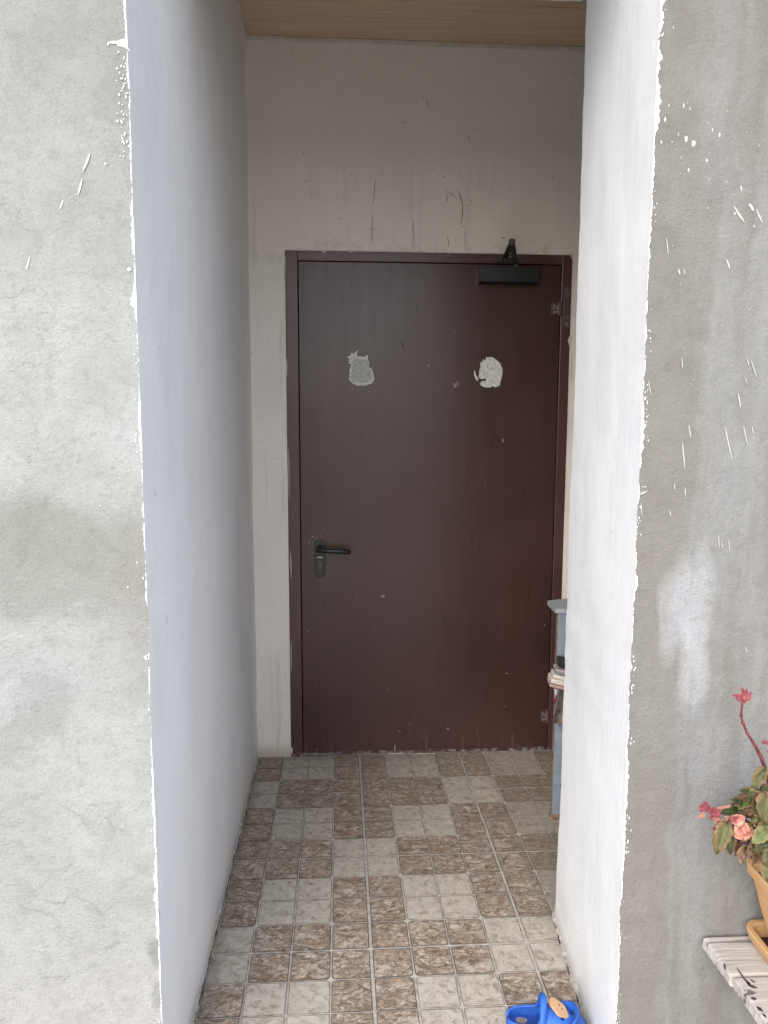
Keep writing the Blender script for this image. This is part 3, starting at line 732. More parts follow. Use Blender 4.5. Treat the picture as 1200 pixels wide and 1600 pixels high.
# hinges
for k_, (x0, y0, x1, y1) in enumerate(((862, 472, 879, 492), (845, 1110, 862, 1128))):
    a = PY(x0, y0, FY); b = PY(x1, y1, FY); hm = MB()
    hm.box(a.x, LX1-.001, FY+.0012, FY+.0046, b.z, a.z, 0)
    hm.tube([(LX1+.001, FY-.002, b.z-.006), (LX1+.001, FY-.002, a.z+.006)], .0055, 12, 0)
    h = hm.build('hinge', M['frame'], dr, bevel=.0008)
    sm = MB(); zc = (a.z+b.z)/2
    for sx, sz in ((.3, .72), (.72, .62), (.35, .22), (.75, .25)):
        p = Vector((a.x+(LX1-a.x)*sx, FY+.002, b.z+(a.z-b.z)*sz)); splat(sm, p, .0065, .0055, NF, seed=sx*9+k_, th=.0016, k=10)
    sm.box(a.x+.002, LX1-.002, FY+.0006, FY+.0014, zc-.0016, zc+.0016); sm.box(LX1-.006, LX1-.002, FY+.0006, FY+.0014, b.z, a.z)
    sm.build('hinge_screws', M['steel'], h)
a = PY(882, 448, FY); b = PY(891, 511, FY); sm = MB()
sm.box(a.x, DX1-.006, FY-.0014, FY+.001, b.z, a.z, 0)
h = sm.build('strike_plate', door_paint('worn_plate_paint', (.085, .05, .05)), dr, bevel=.0006); sm = MB()
for i, (px, py) in enumerate(((885, 453), (888, 458), (885, 463), (887, 495), (884, 505), (887, 508))): splat(sm, PY(px, py, FY-.0014), .0045, .008, NF, seed=i+.4, th=.0005, k=9)
sm.build('plate_wear', simple('scraped_paint', (.17, .14, .14), .7), h)

# ================================================================== SHELF RACK
RY = -.66
rk = thing('shelf_rack', (.85, -.55, 0), 'narrow blue grey shelf rack standing behind the right white reveal beside the door', 'shelf')
a = PY(868.5, 951, RY); zt = a.z
mb = MB(); mb.poly([(a.x, RY, zt-.016), (1.15, RY-.02, zt-.016), (1.15, RY+.30, zt-.016), (PZ(857, 940, zt).x, RY+.115, zt-.016)], (0, 0, 1), .016)
mb.build('top_board', M['ltgrey'], rk, bevel=.001)
mb = MB(); mb.box(.664, 1.13, RY+.006, RY+.022, .012, zt-.0165, 0); mb.build('front_panel', M['blueg'], rk, bevel=.001)
mb = MB(); mb.box(.6612, .6638, RY+.0065, RY+.0215, .012, zt-.017, 0); mb.build('board_edge', M['edgeband'], rk)
for z_ in (.05, .30):
    mb = MB(); mb.box(.90, 1.13, RY+.023, RY+.26, z_, z_+.018); mb.build('inner_shelf', M['blueg'], rk)
mb = MB(); mb.box(1.115, 1.13, RY+.0225, RY+.27, .012, zt-.017); mb.build('far_side', M['blueg'], rk)
q = PY(870, 1278, RY); mb = MB(); mb.box(.658, .690, RY+.002, RY+.026, 0, .020); mb.build('worn_foot', simple('rusty_foot', (.24, .15, .10), .9, .2, .4, 70, .002), rk, bevel=.003)
mb = MB(); q = PY(878.5, 1228, RY+.003); mb.tube([q, q+Vector((0, -.008, 0))], .007, 12); mb.build('knob', M['gap'], rk, smooth=True)
# rest that carries the papers: a bracket on the panel front
zb = PY(870, 1072, RY-.04).z
mb = MB(); mb.box(.674, .80, RY-.075, RY+.0055, zb-.014, zb-.002); mb.build('side_ledge', M['edgeband'], rk)
# papers: slab stack lying askew on the ledge
def slab(name, label, cat, x0, y0, z0, L_, W_, T_, rz, tilt, mat, group=None, wav=0):
    t = MB(); Mx = Matrix.Translation((x0, y0, z0)) @ Matrix.Rotation(R_(rz), 4, 'Z') @ Matrix.Rotation(R_(tilt), 4, 'Y')
    t.box(0, L_, -W_/2, W_/2, 0, T_, 0, Mx); o = t.build(name, mat, None, bevel=min(.003, T_*.3)); return props(o, label, cat, group)
paper = N('paper_edges', .9, .2)
st = paper.noise(1.0, paper.map(sc=(6, 6, 420)), 3); paper = paper.out(paper.mix(paper.mr(st, .3, .7), (.42, .36, .33), (.68, .63, .58)), paper.bump(st, .002, .8))
pinkc = simple('pinkish_cover', (.40, .25, .22), .7); darkc = simple('charcoal_cloth', (.035, .042, .045), .9, .2, .3, 60, .003)
greyc = simple('grey_cover', (.20, .205, .21), .7); bandc = simple('pale_cover', (.36, .33, .34), .6)
tilt = 12
bx = PY(857, 1066, RY-.04).x
z0 = zb+.0005
slab('book', 'thin pinkish book at the bottom of the pile on the shelf rack', 'book', bx, RY-.035, z0+.008, .24, .07, .010, -8, tilt, pinkc, 'pile of books and papers on the rack')
slab('paper_stack', 'thick stack of cream paper sheets above the pinkish book', 'papers', bx+.004, RY-.033, z0+.019, .22, .066, .017, -6, tilt, paper, 'pile of books and papers on the rack')
slab('paper_stack', 'upper stack of curled cream paper sheets under the grey book', 'papers', bx+.012, RY-.033, z0+.036, .21, .064, .013, -9, tilt-1, paper, 'pile of books and papers on the rack')
slab('book', 'grey covered book lying on the cream papers', 'book', bx+.022, RY-.032, z0+.049, .20, .062, .010, -5, tilt, greyc, 'pile of books and papers on the rack')
slab('book', 'pale bound book near the top of the pile under the dark cloth', 'book', bx+.020, RY-.034, z0+.0595, .20, .062, .008, -8, tilt, bandc, 'pile of books and papers on the rack')
t = MB()
t.grid(lambda u, v: Vector((bx+.034+.16*u, RY-.034+.026*math.cos(v*2*math.pi)*(1+.1*nz(u*5, v*4)), z0+.084-.035*u+.018*math.sin(v*2*math.pi)*(1+.2*nz(u*6, v*5, 3)))), 24, 20)
t.add([Vector((bx+.034, RY-.034+.026*math.cos(k*.314), z0+.084+.018*math.sin(k*.314))) for k in range(20)], [list(range(20))])
o = t.build('rolled_cloth', darkc, None, smooth=True, merge=True); props(o, 'dark charcoal rolled cloth lying on top of the pile of books', 'cloth')
# rag hanging under the ledge
t = MB(); tp = PY(868, 1082, RY-.05); lo = PY(870, 1140, RY-.05)
def rag(u, v):
    x = .672+.13*u - .030*math.sin(min(1, v*1.25)*math.pi*.5)**2*(1-u); ztop = zb-.004; zl_ = lo.z+.030*(1-u)*1.0-.055*u
    fringe = .010*(abs(((u*14) % 1)-.5)*2) if v > .99 else 0
    z = ztop+(zl_-ztop)*v - fringe
    y = RY-.012-.034*math.sin(v*math.pi*.6)-.010*math.sin(u*16+v*3)*v
    return (x, y, z)
t.grid(rag, 56, 26)
ragm = N('brown_rag', .95, .15); kk = ragm.noise(30, ragm.map(sc=(1, 1, 2.2)), 4); 
ragm = ragm.out(ragm.mix(ragm.mr(kk, .3, .7), (.075, .06, .055), (.20, .165, .15)), ragm.bump(kk, .004, .7))
o = t.build('rag', ragm, None, smooth=True, solid=.002); props(o, 'brown grey rag with ragged lower hem hanging from the shelf rack', 'cloth')
t = MB(); pts = [PY(868, 1076, RY-.06), PY(868.5, 1085, RY-.062), PY(867, 1097, RY-.060)]; t.tube(pts, [.008, .005, .002], 8, flat=.4)
t.tube([PY(870, 1085, RY-.064), PY(869, 1092, RY-.066), PY(866, 1099, RY-.064)], [.003, .005, .003], 8, mi=1, flat=.5)
o = t.build('ribbon_strip', [bandc, simple('dark_red_ribbon', (.14, .02, .03), .7)], None, smooth=True); props(o, 'short pale and dark red strip dangling below the book pile', 'ribbon')

# ================================================================== BENCH, POT, PLANT
BZ = .348; BXL = .656
wn = N('weathered_white_wood', .8, .3)
v = wn.vadd(wn.pos, wn.noise(6, det=3, col=True), .02)
gr = wn.noise(1.0, wn.map(v, sc=(7, 150, 60)), 5, .65)
c = wn.mix(wn.mr(gr, .3, .7), (.36, .32, .285), (.60, .57, .54))
c = wn.mix(wn.mr(wn.noise(1.0, wn.map(v, sc=(5, 70, 30)), 3), .60, .66, 0, .75), c, (.20, .16, .13))
c = wn.mix(wn.mr(wn.noise(24, wn.map(v, sc=(.6, 1, 1)), 3), .60, .66, 0, .85), c, (.10, .085, .09))
woodm = wn.out(c, wn.bump(gr, .0022, .8))
bn = thing('bench', (1.15, -1.87, 0), 'low weathered white plank bench against the right cement wall under the flower pot', 'bench')
for i, (y0, y1) in enumerate(((-1.822, -1.716), (-1.930, -1.826), (-2.04, -1.934))):
    t = MB(); jj = [0, .004, .002][i]
    def pk(u, v, y0=y0, y1=y1, jj=jj, i=i):
        x = BXL+jj+(1.65-BXL)*u
        a = v*2*math.pi
        return None
    n_ = 60; secs = []
    for k in range(n_+1):
        x = BXL+jj+(1.65-BXL)*(k/n_)**1.6
        e = .002*nz(x*9, i*3.)
        chip = .0045*max(0, 1-k/2.5)
        sec = [(y0+e+chip*.5, BZ-.026+chip), (y1+e-chip*.5, BZ-.026+chip), (y1+e-.0005, BZ-.004), (y1+e-.004, BZ-chip*.6), (y0+e+.004, BZ-chip*.6+.0008*nz(x*20, i)), (y0+e+.0005, BZ-.004)]
        secs.append([(x+(.004*nz(yy_*60, zz_*60, i) if k == 0 else 0), yy_, zz_) for yy_, zz_ in sec])
    vs = [p for s_ in secs for p in s_]; q = 6
    fs = [(k*q+j, k*q+(j+1) % q, (k+1)*q+(j+1) % q, (k+1)*q+j) for k in range(n_) for j in range(q)]
    fs += [list(range(q)), [n_*q+j for j in range(q)][::-1]]
    t.add(vs, fs); t.build('plank', woodm, bn, bevel=.0012, ang=40)
for x in (.95, 1.5):
    for y in (-1.76, -2.0):
        t = MB(); t.box(x, x+.05, y-.02, y+.02, 0, BZ-.0265); t.build('leg', woodm, bn, bevel=.002)
for x in (.94, 1.49):
    t = MB(); t.box(x, x-.02+.08*0, -2.03, -1.73, BZ-.075, BZ-.0268); t.build('crossbar', woodm, bn)
t = MB()
for i, (pl, w_) in enumerate([([(1151, 1512), (1164, 1531), (1176, 1543)], 2.2), ([(1165, 1531), (1172, 1540), (1183, 1544)], 5), ([(1172, 1530), (1180, 1536)], 3), ([(1173, 1560), (1182, 1561)], 5), ([(1182, 1573), (1192, 1580)], 6), ([(1132, 1505), (1133, 1516)], 2.5), ([(1192, 1584), (1197, 1590)], 4)]):
    ribbon(t, [PZ(a, b, BZ+.0002) for a, b in pl], w_/800, (0, 0, 1), .0008, seed=i+300)
t.build('dark_stains', simple('bird_dropping_stain', (.075, .06, .075), .9, .2, .4), bn)

terra = N('faded_terracotta_plastic', .5, .4)
k1 = terra.noise(9, terra.vadd(terra.pos, terra.noise(8, det=3, col=True), .1), 5, .6)
k2 = terra.noise(70, terra.map(rot=(R_(35), 0, 0), sc=(1, .3, 1)), 4)
c = terra.mix(terra.mr(k1, .35, .65), (.52, .235, .075), (.60, .36, .17)); c = terra.mix(terra.mr(k2, .5, .7, 0, .5), c, (.62, .45, .28))
terram = terra.out(c, terra.bump(k2, .0008, .5))
saum = simple('pale_terracotta_plastic', (.60, .36, .165), .42, .45, .07, 12, .0004)
soil = simple('dry_soil', (.075, .05, .035), .98, .1, .5, 60, .01)
def rrect(x0, x1, y0, y1, r, z, k=6):
    o = []
    for (cx_, cy_, a0) in ((x1-r, y1-r, 0), (x0+r, y1-r, 90), (x0+r, y0+r, 180), (x1-r, y0+r, 270)):
        for t_ in range(k+1): a = R_(a0+90*t_/k); o.append((cx_+r*math.cos(a), cy_+r*math.sin(a), z))
    return o
def loft(mb, rings, close=True, mi=0):
    k = len(rings[0]); vs = [p for r0 in rings for p in r0]
    mb.add(vs, [(i*k+j, i*k+(j+1) % k, (i+1)*k+(j+1) % k, (i+1)*k+j) for i in range(len(rings)-1) for j in range(k)]+([list(range(k))[::-1], [(len(rings)-1)*k+j for j in range(k)]] if close else []), mi)
SX0, SX1, SY0, SY1 = .729, .975, -2.02, -1.722
t = MB(); zb_ = BZ+.001
def rr2(ins, z, r=.03): return rrect(SX0+ins, SX1-ins, SY0+ins, SY1-ins, max(.004, r-ins*.6), z)
loft(t, [rr2(.014, zb_), rr2(.003, zb_+.022), rr2(0, zb_+.034), rr2(.001, zb_+.037), rr2(.010, zb_+.0375), rr2(.0125, zb_+.035), rr2(.020, zb_+.005)])
sc_ = t.build('saucer', saum, None, smooth=False, bevel=.001, ang=50); props(sc_, 'pale orange rectangular drip tray on the white bench', 'plant tray')
t = MB(); loft(t, [rr2(.021, zb_+.006), rr2(.020, zb_+.012)]); t.build('soil_in_tray', soil, sc_)
PZ0, PZT = zb_+.0125, .548
pot = thing('flower_pot', (.85, -1.89, PZ0), 'faded terracotta coloured rectangular flower pot standing in its tray', 'flower pot')
t = MB()
def pr(f0, z, o_=0): return rrect(.752+(.700-.752)*f0+o_, .945+(.995-.945)*f0-o_, -1.985+(-2.03+1.985)*f0+o_, -1.795+(-1.768+1.795)*f0-o_, .022, z)
loft(t, [pr(0, PZ0), pr(.55, PZ0+.10), pr(.86, PZT-.020), pr(.86, PZT-.019), pr(1, PZT-.018), pr(1.04, PZT-.002), pr(1.02, PZT), pr(.92, PZT), pr(.84, PZT-.010), pr(.70, PZT-.035)], True)
t.build('pot_body', terram, pot, bevel=.0008, ang=50)
t = MB(); loft(t, [pr(.70, PZT-.036), pr(.78, PZT-.024)]); t.build('soil', soil, pot)

# ---- begonia
def leafmat(name, a, b, edge, vein=(.17, .17, .07)):
    n = N(name, .5, .4); uvn = n.nd('ShaderNodeUVMap'); x, y, z = n.sep(uvn.outputs[0])
    k = n.noise(45, det=4); c = n.mix(n.mr(k, .35, .65), a, b)
    ctr = n.ma('ABSOLUTE', n.ma('SUBTRACT', x, .5))
    c = n.mix(n.mr(n.ma('ADD', ctr, n.ma('MULTIPLY', n.noise(30, det=3), .3)), .36, .60, 0, .85), c, edge)
    c = n.mix(n.mr(n.noise(55, det=4), .55, .68, 0, .5), c, edge)
    # side veins
    s_ = n.ma('SINE', n.ma('MULTIPLY', n.ma('SUBTRACT', y, n.ma('MULTIPLY', ctr, 1.1)), 38.0))
    c = n.mix(n.mr(s_, .86, 1.0, 0, .45), c, vein); c = n.mix(n.mr(ctr, .035, .0, 0, .7), c, vein)
    m_ = n.out(c, n.bump(n.ma('ADD', n.mr(s_, .5, 1), k), .0015, .6))
    n.b.inputs['Subsurface Weight'].default_value = .08; n.b.inputs['Subsurface Radius'].default_value = (.004, .004, .002)
    return m_
LM = [leafmat('leaf_dark_green', (.022, .040, .014), (.05, .072, .025), (.13, .075, .03)),
      leafmat('leaf_olive', (.065, .072, .024), (.125, .12, .045), (.22, .12, .05)),
      leafmat('leaf_bright_green', (.085, .115, .03), (.16, .185, .06), (.25, .20, .08)),
      leafmat('leaf_brown_dry', (.10, .055, .035), (.20, .11, .065), (.30, .19, .10), (.32, .2, .12)),
      leafmat('petal_salmon', (.36, .11, .09), (.50, .20, .15), (.62, .33, .22), (.72, .42, .30)),
      leafmat('petal_deep_pink', (.19, .04, .05), (.32, .08, .09), (.40, .12, .12), (.5, .2, .18)),
      leafmat('leaf_bronze', (.09, .04, .025), (.14, .075, .04), (.28, .09, .06), (.22, .13, .07))]
def leaf3(mb, base, tip, w_, nrm, mi, fold=.25, curl=.25, seed=0, serr=.11):
    base, tip = Vector(base), Vector(tip); ax = tip-base; L_ = ax.length; ax.normalize()
    nrm = Vector(nrm); nrm = (nrm-ax*nrm.dot(ax)).normalized(); sd_ = ax.cross(nrm)
    nu, nv = 8, 9
    def fn(u, v):
        s_ = (u-.5)*2
        prof = (math.sin(math.pi*min(1, v**.72))**.75)*(1-.25*v) if 0 < v < 1 else 0
        prof *= 1+serr*math.sin(v*26+seed)*abs(s_)
        lobe = -.16*abs(s_)*(1-v)**2                      # heart-shaped base
        asym = 1+.18*s_
        x = s_*w_*.5*prof*asym
        z = abs(s_)*fold*w_*.5*prof - curl*L_*v*v*.5 + .16*w_*nz(u*3+seed, v*3, seed)*1.6 + .02*w_*math.sin(v*20+seed)*abs(s_)
        return base+ax*(L_*(v+lobe))+sd_*x+nrm*z
    mb.grid(fn, nu, nv, mi, True)
bg_ = thing('begonia', (.85, -1.89, PZT), 'straggly begonia with olive leaves, pink blossoms and one tall bare red stem', 'potted plant')
lvs = MB(); stm = MB(); flw = MB()
def at(px, py, Y): return PY(px, py, Y)
root = Vector((.80, -1.86, PZT-.02))
# tall stem
tall = [at(1215, 1290, -1.85), at(1205, 1240, -1.85), at(1197, 1205, -1.85), at(1190, 1185, -1.85), at(1180, 1165, -1.85), at(1168, 1146, -1.85), at(1161, 1130, -1.85), at(1158, 1118, -1.85), at(1159, 1105, -1.85), at(1161, 1094, -1.85)]
stm.tube([root]+tall, [.005, .0038, .0036, .0034, .0034, .0027, .0024, .0023, .0017, .0022, .0018], 9)
for q in tall[2:8]: stm.tube([q+Vector((0, 0, -.0022)), q, q+Vector((0, 0, .0022))], [.0024, .0040, .0024], 9)
# explicit leaves: base px, tip px, depth, width px, normal, material
NV = (-.3, -1, .5)
EX = [((1195, 1203), (1176, 1234), -1.86, 20, 1), ((1183, 1238), (1158, 1236), -1.87, 14, 0), ((1180, 1240), (1155, 1264), -1.88, 22, 2), ((1160, 1262), (1128, 1272), -1.87, 20, 0), ((1190, 1232), (1212, 1240), -1.86, 22, 0),
      ((1182, 1246), (1186, 1284), -1.90, 24, 1), ((1195, 1242), (1196, 1288), -1.91, 30, 1), ((1136, 1290), (1119, 1336), -1.90, 27, 1), ((1138, 1292), (1142, 1336), -1.895, 22, 0), ((1150, 1272), (1163, 1280), -1.86, 16, 0),
      ((1166, 1326), (1158, 1352), -1.90, 20, 3), ((1180, 1318), (1168, 1340), -1.90, 18, 3), ((1200, 1280), (1168, 1292), -1.90, 16, 1), ((1206, 1290), (1180, 1300), -1.92, 20, 1), ((1188, 1312), (1176, 1332), -1.92, 20, 0),
      ((1196, 1300), (1178, 1318), -1.93, 22, 2), ((1198, 1318), (1190, 1345), -1.93, 24, 0), ((1200, 1335), (1192, 1352), -1.92, 22, 3), ((1203, 1345), (1198, 1378), -1.95, 26, 1), ((1206, 1330), (1212, 1375), -1.95, 28, 0),
      ((1176, 1262), (1182, 1275), -1.86, 24, 6), ((1190, 1262), (1176, 1276), -1.85, 22, 6), ((1165, 1296), (1152, 1312), -1.86, 18, 6), ((1170, 1300), (1186, 1318), -1.87, 24, 0), ((1185, 1290), (1200, 1312), -1.88, 26, 6), ((1172, 1332), (1186, 1344), -1.89, 18, 3), ((1184, 1336), (1178, 1350), -1.90, 12, 3), ((1160, 1268), (1175, 1260), -1.85, 16, 3), ((1178, 1278), (1195, 1300), -1.91, 24, 1), ((1155, 1315), (1150, 1338), -1.88, 15, 6)]
for i, (b, t_, Y, wpx, mi) in enumerate(EX):
    leaf3(lvs, at(*b, Y), at(*t_, Y-.012), wpx/790*.98, (random.uniform(-.5, .3), -1, random.uniform(.2, .9)), mi, random.uniform(.1, .4), random.uniform(.05, .35), i*1.3)
    bs = at(*b, Y); mid = root.lerp(bs, .6)+Vector((0, 0, .02)); stm.tube([root+Vector((random.uniform(-.02, .05), random.uniform(-.05, .02), 0)), mid, bs], [.0035, .0025, .0016], 7)
rnl = random.Random(77)
for i in range(34):
    px, py = rnl.uniform(1150, 1205), rnl.uniform(1238, 1350)
    if px < 1160 and py > 1325: continue
    a = rnl.uniform(-2.8, 1.2); l_ = rnl.uniform(9, 17)
    leaf3(lvs, at(px, py, -1.855-.05*rnl.random()), at(px+l_*math.cos(a), py+l_*math.sin(a)+3, -1.87-.04*rnl.random()), l_*.9/790, (rnl.uniform(-.6, .5), -1, rnl.uniform(0, .9)), rnl.choice([1, 3, 3, 6, 6, 0, 2]), .35, .35, i*2.7, .16)
# the rest of the bush, past the frame edge and to the back
for i in range(120):
    th = random.uniform(-1.9, 1.9) if i % 3 else random.uniform(-math.pi, math.pi); ra = random.uniform(.015, .12); x = .872+ra*math.cos(th)*1.05; y = -1.895+ra*math.sin(th); z = PZT+.01+random.uniform(0, .17)*(1-ra*3.5)
    if x < .80: x = .80+random.uniform(0, .03)
    b = Vector((x, y, z)); d = Vector((math.cos(th), math.sin(th), random.uniform(-.9, .4))).normalized(); L_ = random.uniform(.028, .05)
    leaf3(lvs, b, b+d*L_, L_*random.uniform(.75, 1.0), (random.uniform(-.4, .4), random.uniform(-.6, .2), 1), random.choice([0, 1, 1, 2, 3, 6, 6]), random.uniform(.1, .4), random.uniform(.1, .4), i*.7)
    if i % 3 == 0: stm.tube([Vector((.84, -1.89, PZT-.02)), (Vector((.84, -1.89, PZT))+b)/2+Vector((0, 0, .02)), b], [.004, .003, .0018], 7)
# flowering branch to the left
brc = [root, at(1190, 1262, -1.86), at(1150, 1258, -1.87), at(1128, 1262, -1.88), at(1108, 1265, -1.885)]
stm.tube(brc, [.005, .0038, .003, .0026, .002], 8, mi=1)
def petals(cx, cy, Y, k, rpx, mi, seed):
    rn = random.Random(seed)
    for j in range(k):
        a = rn.uniform(0, 2*math.pi); rr_ = rpx*rn.uniform(.5, 1.1); ox, oy = rn.uniform(-rpx*.35, rpx*.35), rn.uniform(-rpx*.35, rpx*.35)
        leaf3(flw, at(cx+ox, cy+oy, Y), at(cx+ox+rr_*math.cos(a), cy+oy+rr_*math.sin(a), Y-.012*rn.random()), rr_*1.0/790, (rn.uniform(-.5, .5), -1, rn.uniform(-.2, .8)), mi if rn.random() > .25 else 5, .3, .3, seed+j, .1)
BL = []
def fl_done():
    global flw
    BL.append(flw); flw = MB()
petals(1098, 1262, -1.885, 11, 9, 5, 1); petals(1118, 1272, -1.885, 9, 11, 5, 2); petals(1124, 1286, -1.885, 6, 11, 4, 3); petals(1094, 1278, -1.885, 3, 8, 4, 4); petals(1104, 1256, -1.88, 4, 7, 5, 14)
petals(1138, 1280, -1.89, 3, 8, 4, 5); fl_done()
petals(1150, 1295, -1.892, 4, 13, 4, 15)
flw_l = [((1145, 1282), (1164, 1276), 18, 4), ((1160, 1285), (1145, 1278), 14, 5), ((1158, 1288), (1168, 1315), 24, 4), ((1160, 1296), (1180, 1300), 22, 4), ((1152, 1300), (1160, 1312), 14, 4)]
for i, (b, t_, wpx, mi) in enumerate(flw_l): leaf3(flw, at(*b, -1.905), at(*t_, -1.915), wpx/780, (-.2, -1, .5), mi, .15, .25, i*2.1, .12)
fl_done()
# top blossom
for i, (b, t_, wpx, mi) in enumerate([((1162, 1093), (1145, 1086), 11, 5), ((1161, 1093), (1150, 1093), 9, 5), ((1162, 1092), (1160, 1074), 10, 5), ((1163, 1092), (1174, 1082), 11, 5), ((1163, 1093), (1173, 1090), 9, 4), ((1162, 1091), (1167, 1077), 9, 5), ((1161, 1094), (1168, 1096), 8, 5)]):
    leaf3(flw, at(*b, -1.85), at(*t_, -1.855), wpx/790, (random.uniform(-.4, .4), -1, .4), mi, .3, .2, i*3.1, .1)
fl_done()
petals(1199, 1160, -1.86, 5, 8, 5, 21); petals(1201, 1172, -1.86, 4, 7, 3, 22)
stm.tube([at(1215, 1270, -1.87), at(1208, 1210, -1.86), at(1203, 1165, -1.86)], [.004, .003, .002], 8)
redst = simple('red_stem', (.17, .04, .042), .5, .4, .3, 90, .0008); pinkst = simple('pale_pink_stem', (.46, .22, .17), .5, .4, .2, 60)
lvs.build('leaves', LM, bg_, smooth=True, solid=.0006, recalc=False); fl_done()
for b_ in BL: b_.build('blossom', LM, bg_, smooth=True, solid=.0005, recalc=False)
stm.build('stems', [redst, pinkst], bg_, smooth=True)

# ================================================================== CLOG
blue = N('blue_foam_rubber', .55, .35)
k1 = blue.noise(25, det=4); blue = blue.out(blue.mix(blue.mr(blue.noise(60, det=4), .6, .72, 0, .35), blue.mix(blue.mr(k1, .35, .7), (.022, .10, .42), (.04, .15, .56)), (.16, .19, .26)), blue.bump(blue.noise(300, det=2), .0004, .5))
cg = thing('clog', (.40, -1.56, 0), 'blue childs foam clog with a tan charm lying on the tiles by the right wall', 'shoe')
CL = .185
CM = Matrix.Translation((.300, -1.540, 0)) @ Matrix.Rotation(R_(-12), 4, 'Z')
def wd(u): return (.030+.011*math.sin(min(1, u*1.15)*math.pi*.5)**2)*(1-abs(2*u-1)**6.0)**.5 if 0 < u < 1 else 0
def cp_(x, y, z): return CM @ Vector((x, y, z))
sole = MB(); K = 40
def outl(ins, z):
    o = []
    for i in range(K): u = .5-.5*math.cos(math.pi*i/K); o.append(cp_(CL*u*(1-2*ins/CL)+ins, max(wd(u)-ins, .0004), z))
    for i in range(K): u = .5+.5*math.cos(math.pi*i/K); o.append(cp_(CL*u*(1-2*ins/CL)+ins, -max(wd(u)-ins, .0004), z))
    return o
rings = [outl(.004, 0), outl(0, .004), outl(-.001, .014), outl(.003, .016)]
loft(sole, rings); sole.build('sole', blue, cg, smooth=False, bevel=.0008)
up = MB(); UO = .44
def hh(u): return .020+.034*math.sin(min(1, max(0, (1-u)/.62))*math.pi*.5)**.8 if u > .35 else .054-.010*(1-u/.35)
for sgn in (1, -1):
    def fn(u, v, sgn=sgn):
        uu_ = .004+.992*u; s_ = min(1, max(0, (uu_-UO+.10)/.12)); s_ = s_*s_*(3-2*s_)
        tm = .62*(1-s_)+(math.pi/2)*s_
        th = v*tm; W = wd(uu_)*1.03+.0005; H = hh(uu_)
        if uu_ > .85: H *= math.sqrt(max(.05, 1-((uu_-.85)/.155)**2))
        return cp_(CL*uu_, sgn*W*math.cos(th)**.8, .011+H*math.sin(th)**.9)
    up.grid(fn, 46, 12)
upo = up.build('upper', blue, cg, smooth=True, merge=True, solid=.0045)
# footbed, with its worn patch
fb = MB(); fb.add([cp_(CL*u, s_*max(wd(u)-.003, .0003), .0165) for s_ in (1,) for u in np.linspace(.03, .9, 24)]+[cp_(CL*u, -max(wd(u)-.003, .0003), .0165) for u in np.linspace(.9, .03, 24)], [list(range(48))]); fb.build('footbed', simple('dark_blue_footbed', (.03, .09, .36), .6), cg)
wp = MB(); pts = [cp_(.034+.013*math.cos(a)*(1+.4*nz(math.cos(a)*2, math.sin(a)*2, 5)), .012+.009*math.sin(a)*(1+.4*nz(math.cos(a)*3, math.sin(a)*3, 8)), .0167) for a in np.linspace(0, 2*math.pi, 30)[:-1]]
wp.poly(pts, (0, 0, 1), .0005); wp.build('worn_patch', simple('worn_insole', (.42, .33, .27), .9, .2, .3, 150), cg)
# collar rim across the instep
cl_ = MB(); pts = []
for i in range(25):
    th = math.pi*i/24; uu_ = UO+.0+.03*math.sin(th); W = wd(UO)*1.06; pts.append(cp_(CL*uu_-.006, W*math.cos(th), .013+(hh(UO)+.020)*math.sin(th)**.8))
cl_.tube(pts, .0088, 12, flat=.75); cl_.build('collar', blue, cg, smooth=True)
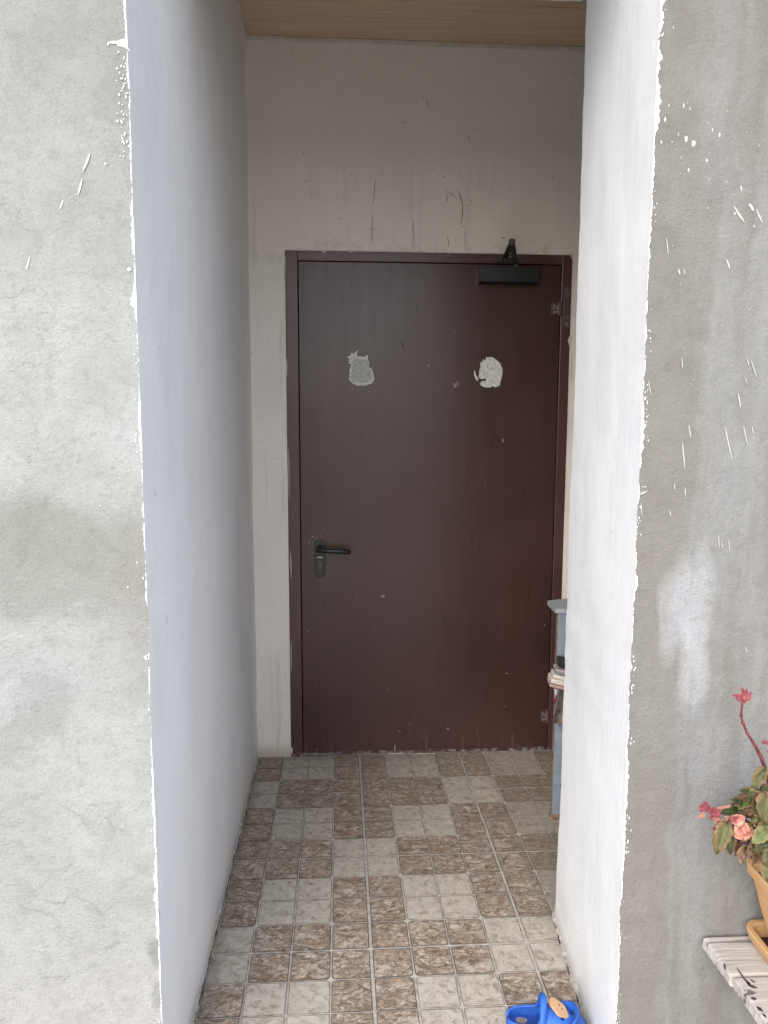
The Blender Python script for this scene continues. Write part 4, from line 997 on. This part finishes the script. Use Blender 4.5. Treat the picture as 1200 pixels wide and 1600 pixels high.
# heel strap folded forward over the toe
sb = MB(); pts = []
for i in range(31):
    th = math.pi*i/30; pts.append(cp_(CL*(.50+.34*math.sin(th)**.7), (wd(.5)+.004)*math.cos(th), .034+.030*math.sin(th)))
vs = []; up_ = CM.to_3x3() @ Vector((.5, 0, 1)).normalized()
for i, p in enumerate(pts):
    nrm = CM.to_3x3() @ Vector((-.3, -math.cos(math.pi*i/30), .9*math.sin(math.pi*i/30))).normalized()
    for a, b in ((-1, -1), (1, -1), (1, 1), (-1, 1)): vs.append(p+up_*.0075*a+nrm*.0)
rings = []
for i, p in enumerate(pts):
    t_ = (pts[min(i+1, 30)]-pts[max(i-1, 0)]).normalized(); u2 = (up_-t_*up_.dot(t_)).normalized(); n2 = t_.cross(u2)
    rings.append([p+u2*.0085*math.cos(a)+n2*(.0026+.0012*math.cos(6*a)**2)*math.sin(a) for a in np.linspace(0, 2*math.pi, 13)[:-1]])
loft(sb, rings); sb.build('strap', blue, cg, smooth=True)
# rivets and vent holes
for sgn in (1, -1):
    rv = MB(); c0 = cp_(CL*.50, sgn*(wd(.5)+.003), .036); d = CM.to_3x3() @ Vector((0, sgn, 0)); rv.tube([c0, c0+d*.006], [.008, .006], 14); rv.build('rivet', blue, cg, smooth=False, bevel=.001)
vmat = simple('vent_shadow', (.008, .02, .09), .8)
for u, th in ((.60, .72), (.72, .70), (.66, 1.12), (.82, 1.0), (.78, 1.45), (.66, 1.9), (.60, 2.42), (.72, 2.44), (.82, 2.1)):
    W = wd(u)*1.03; H = hh(u); p = cp_(CL*u, W*math.copysign(abs(math.cos(th))**.8, math.cos(th)), .011+H*math.sin(th)**.9)
    nn = (CM.to_3x3() @ Vector((.25, math.cos(th), math.sin(th)))).normalized(); vh = MB(); vh.tube([p+nn*.0005, p+nn*.0030], .0042, 12); vh.build('vent_hole', vmat, cg)
# tan charm on the instep
ch = MB(); co = cp_(CL*.62, .004, .011+hh(.6)+.0035); nn = (CM.to_3x3() @ Vector((.35, -.25, .9))).normalized(); tx = (CM.to_3x3() @ Vector((.75, -.5, 0))); tx = (tx-nn*tx.dot(nn)).normalized(); ty = nn.cross(tx)
pts = [co+tx*.026*math.cos(a)*(1+.03*math.sin(7*a))+ty*.016*math.sin(a)*(1+.08*math.sin(5*a+1)) for a in np.linspace(0, 2*math.pi, 37)[:-1]]
ch.poly(pts, nn, .004); c_o = ch.build('charm', simple('tan_rubber_charm', (.50, .31, .17), .6, .4, .08, 40), cg, bevel=.0015)
ey = MB()
for sx, sy_ in ((-.003, .005), (.006, .004)): q = co+tx*sx+ty*sy_+nn*.0038; ey.tube([q, q+nn*.0008], .0016, 10)
ey.build('charm_dots', M['gap'], c_o)

for o in list(bpy.data.objects):
    if '_w' in o: del o['_w']
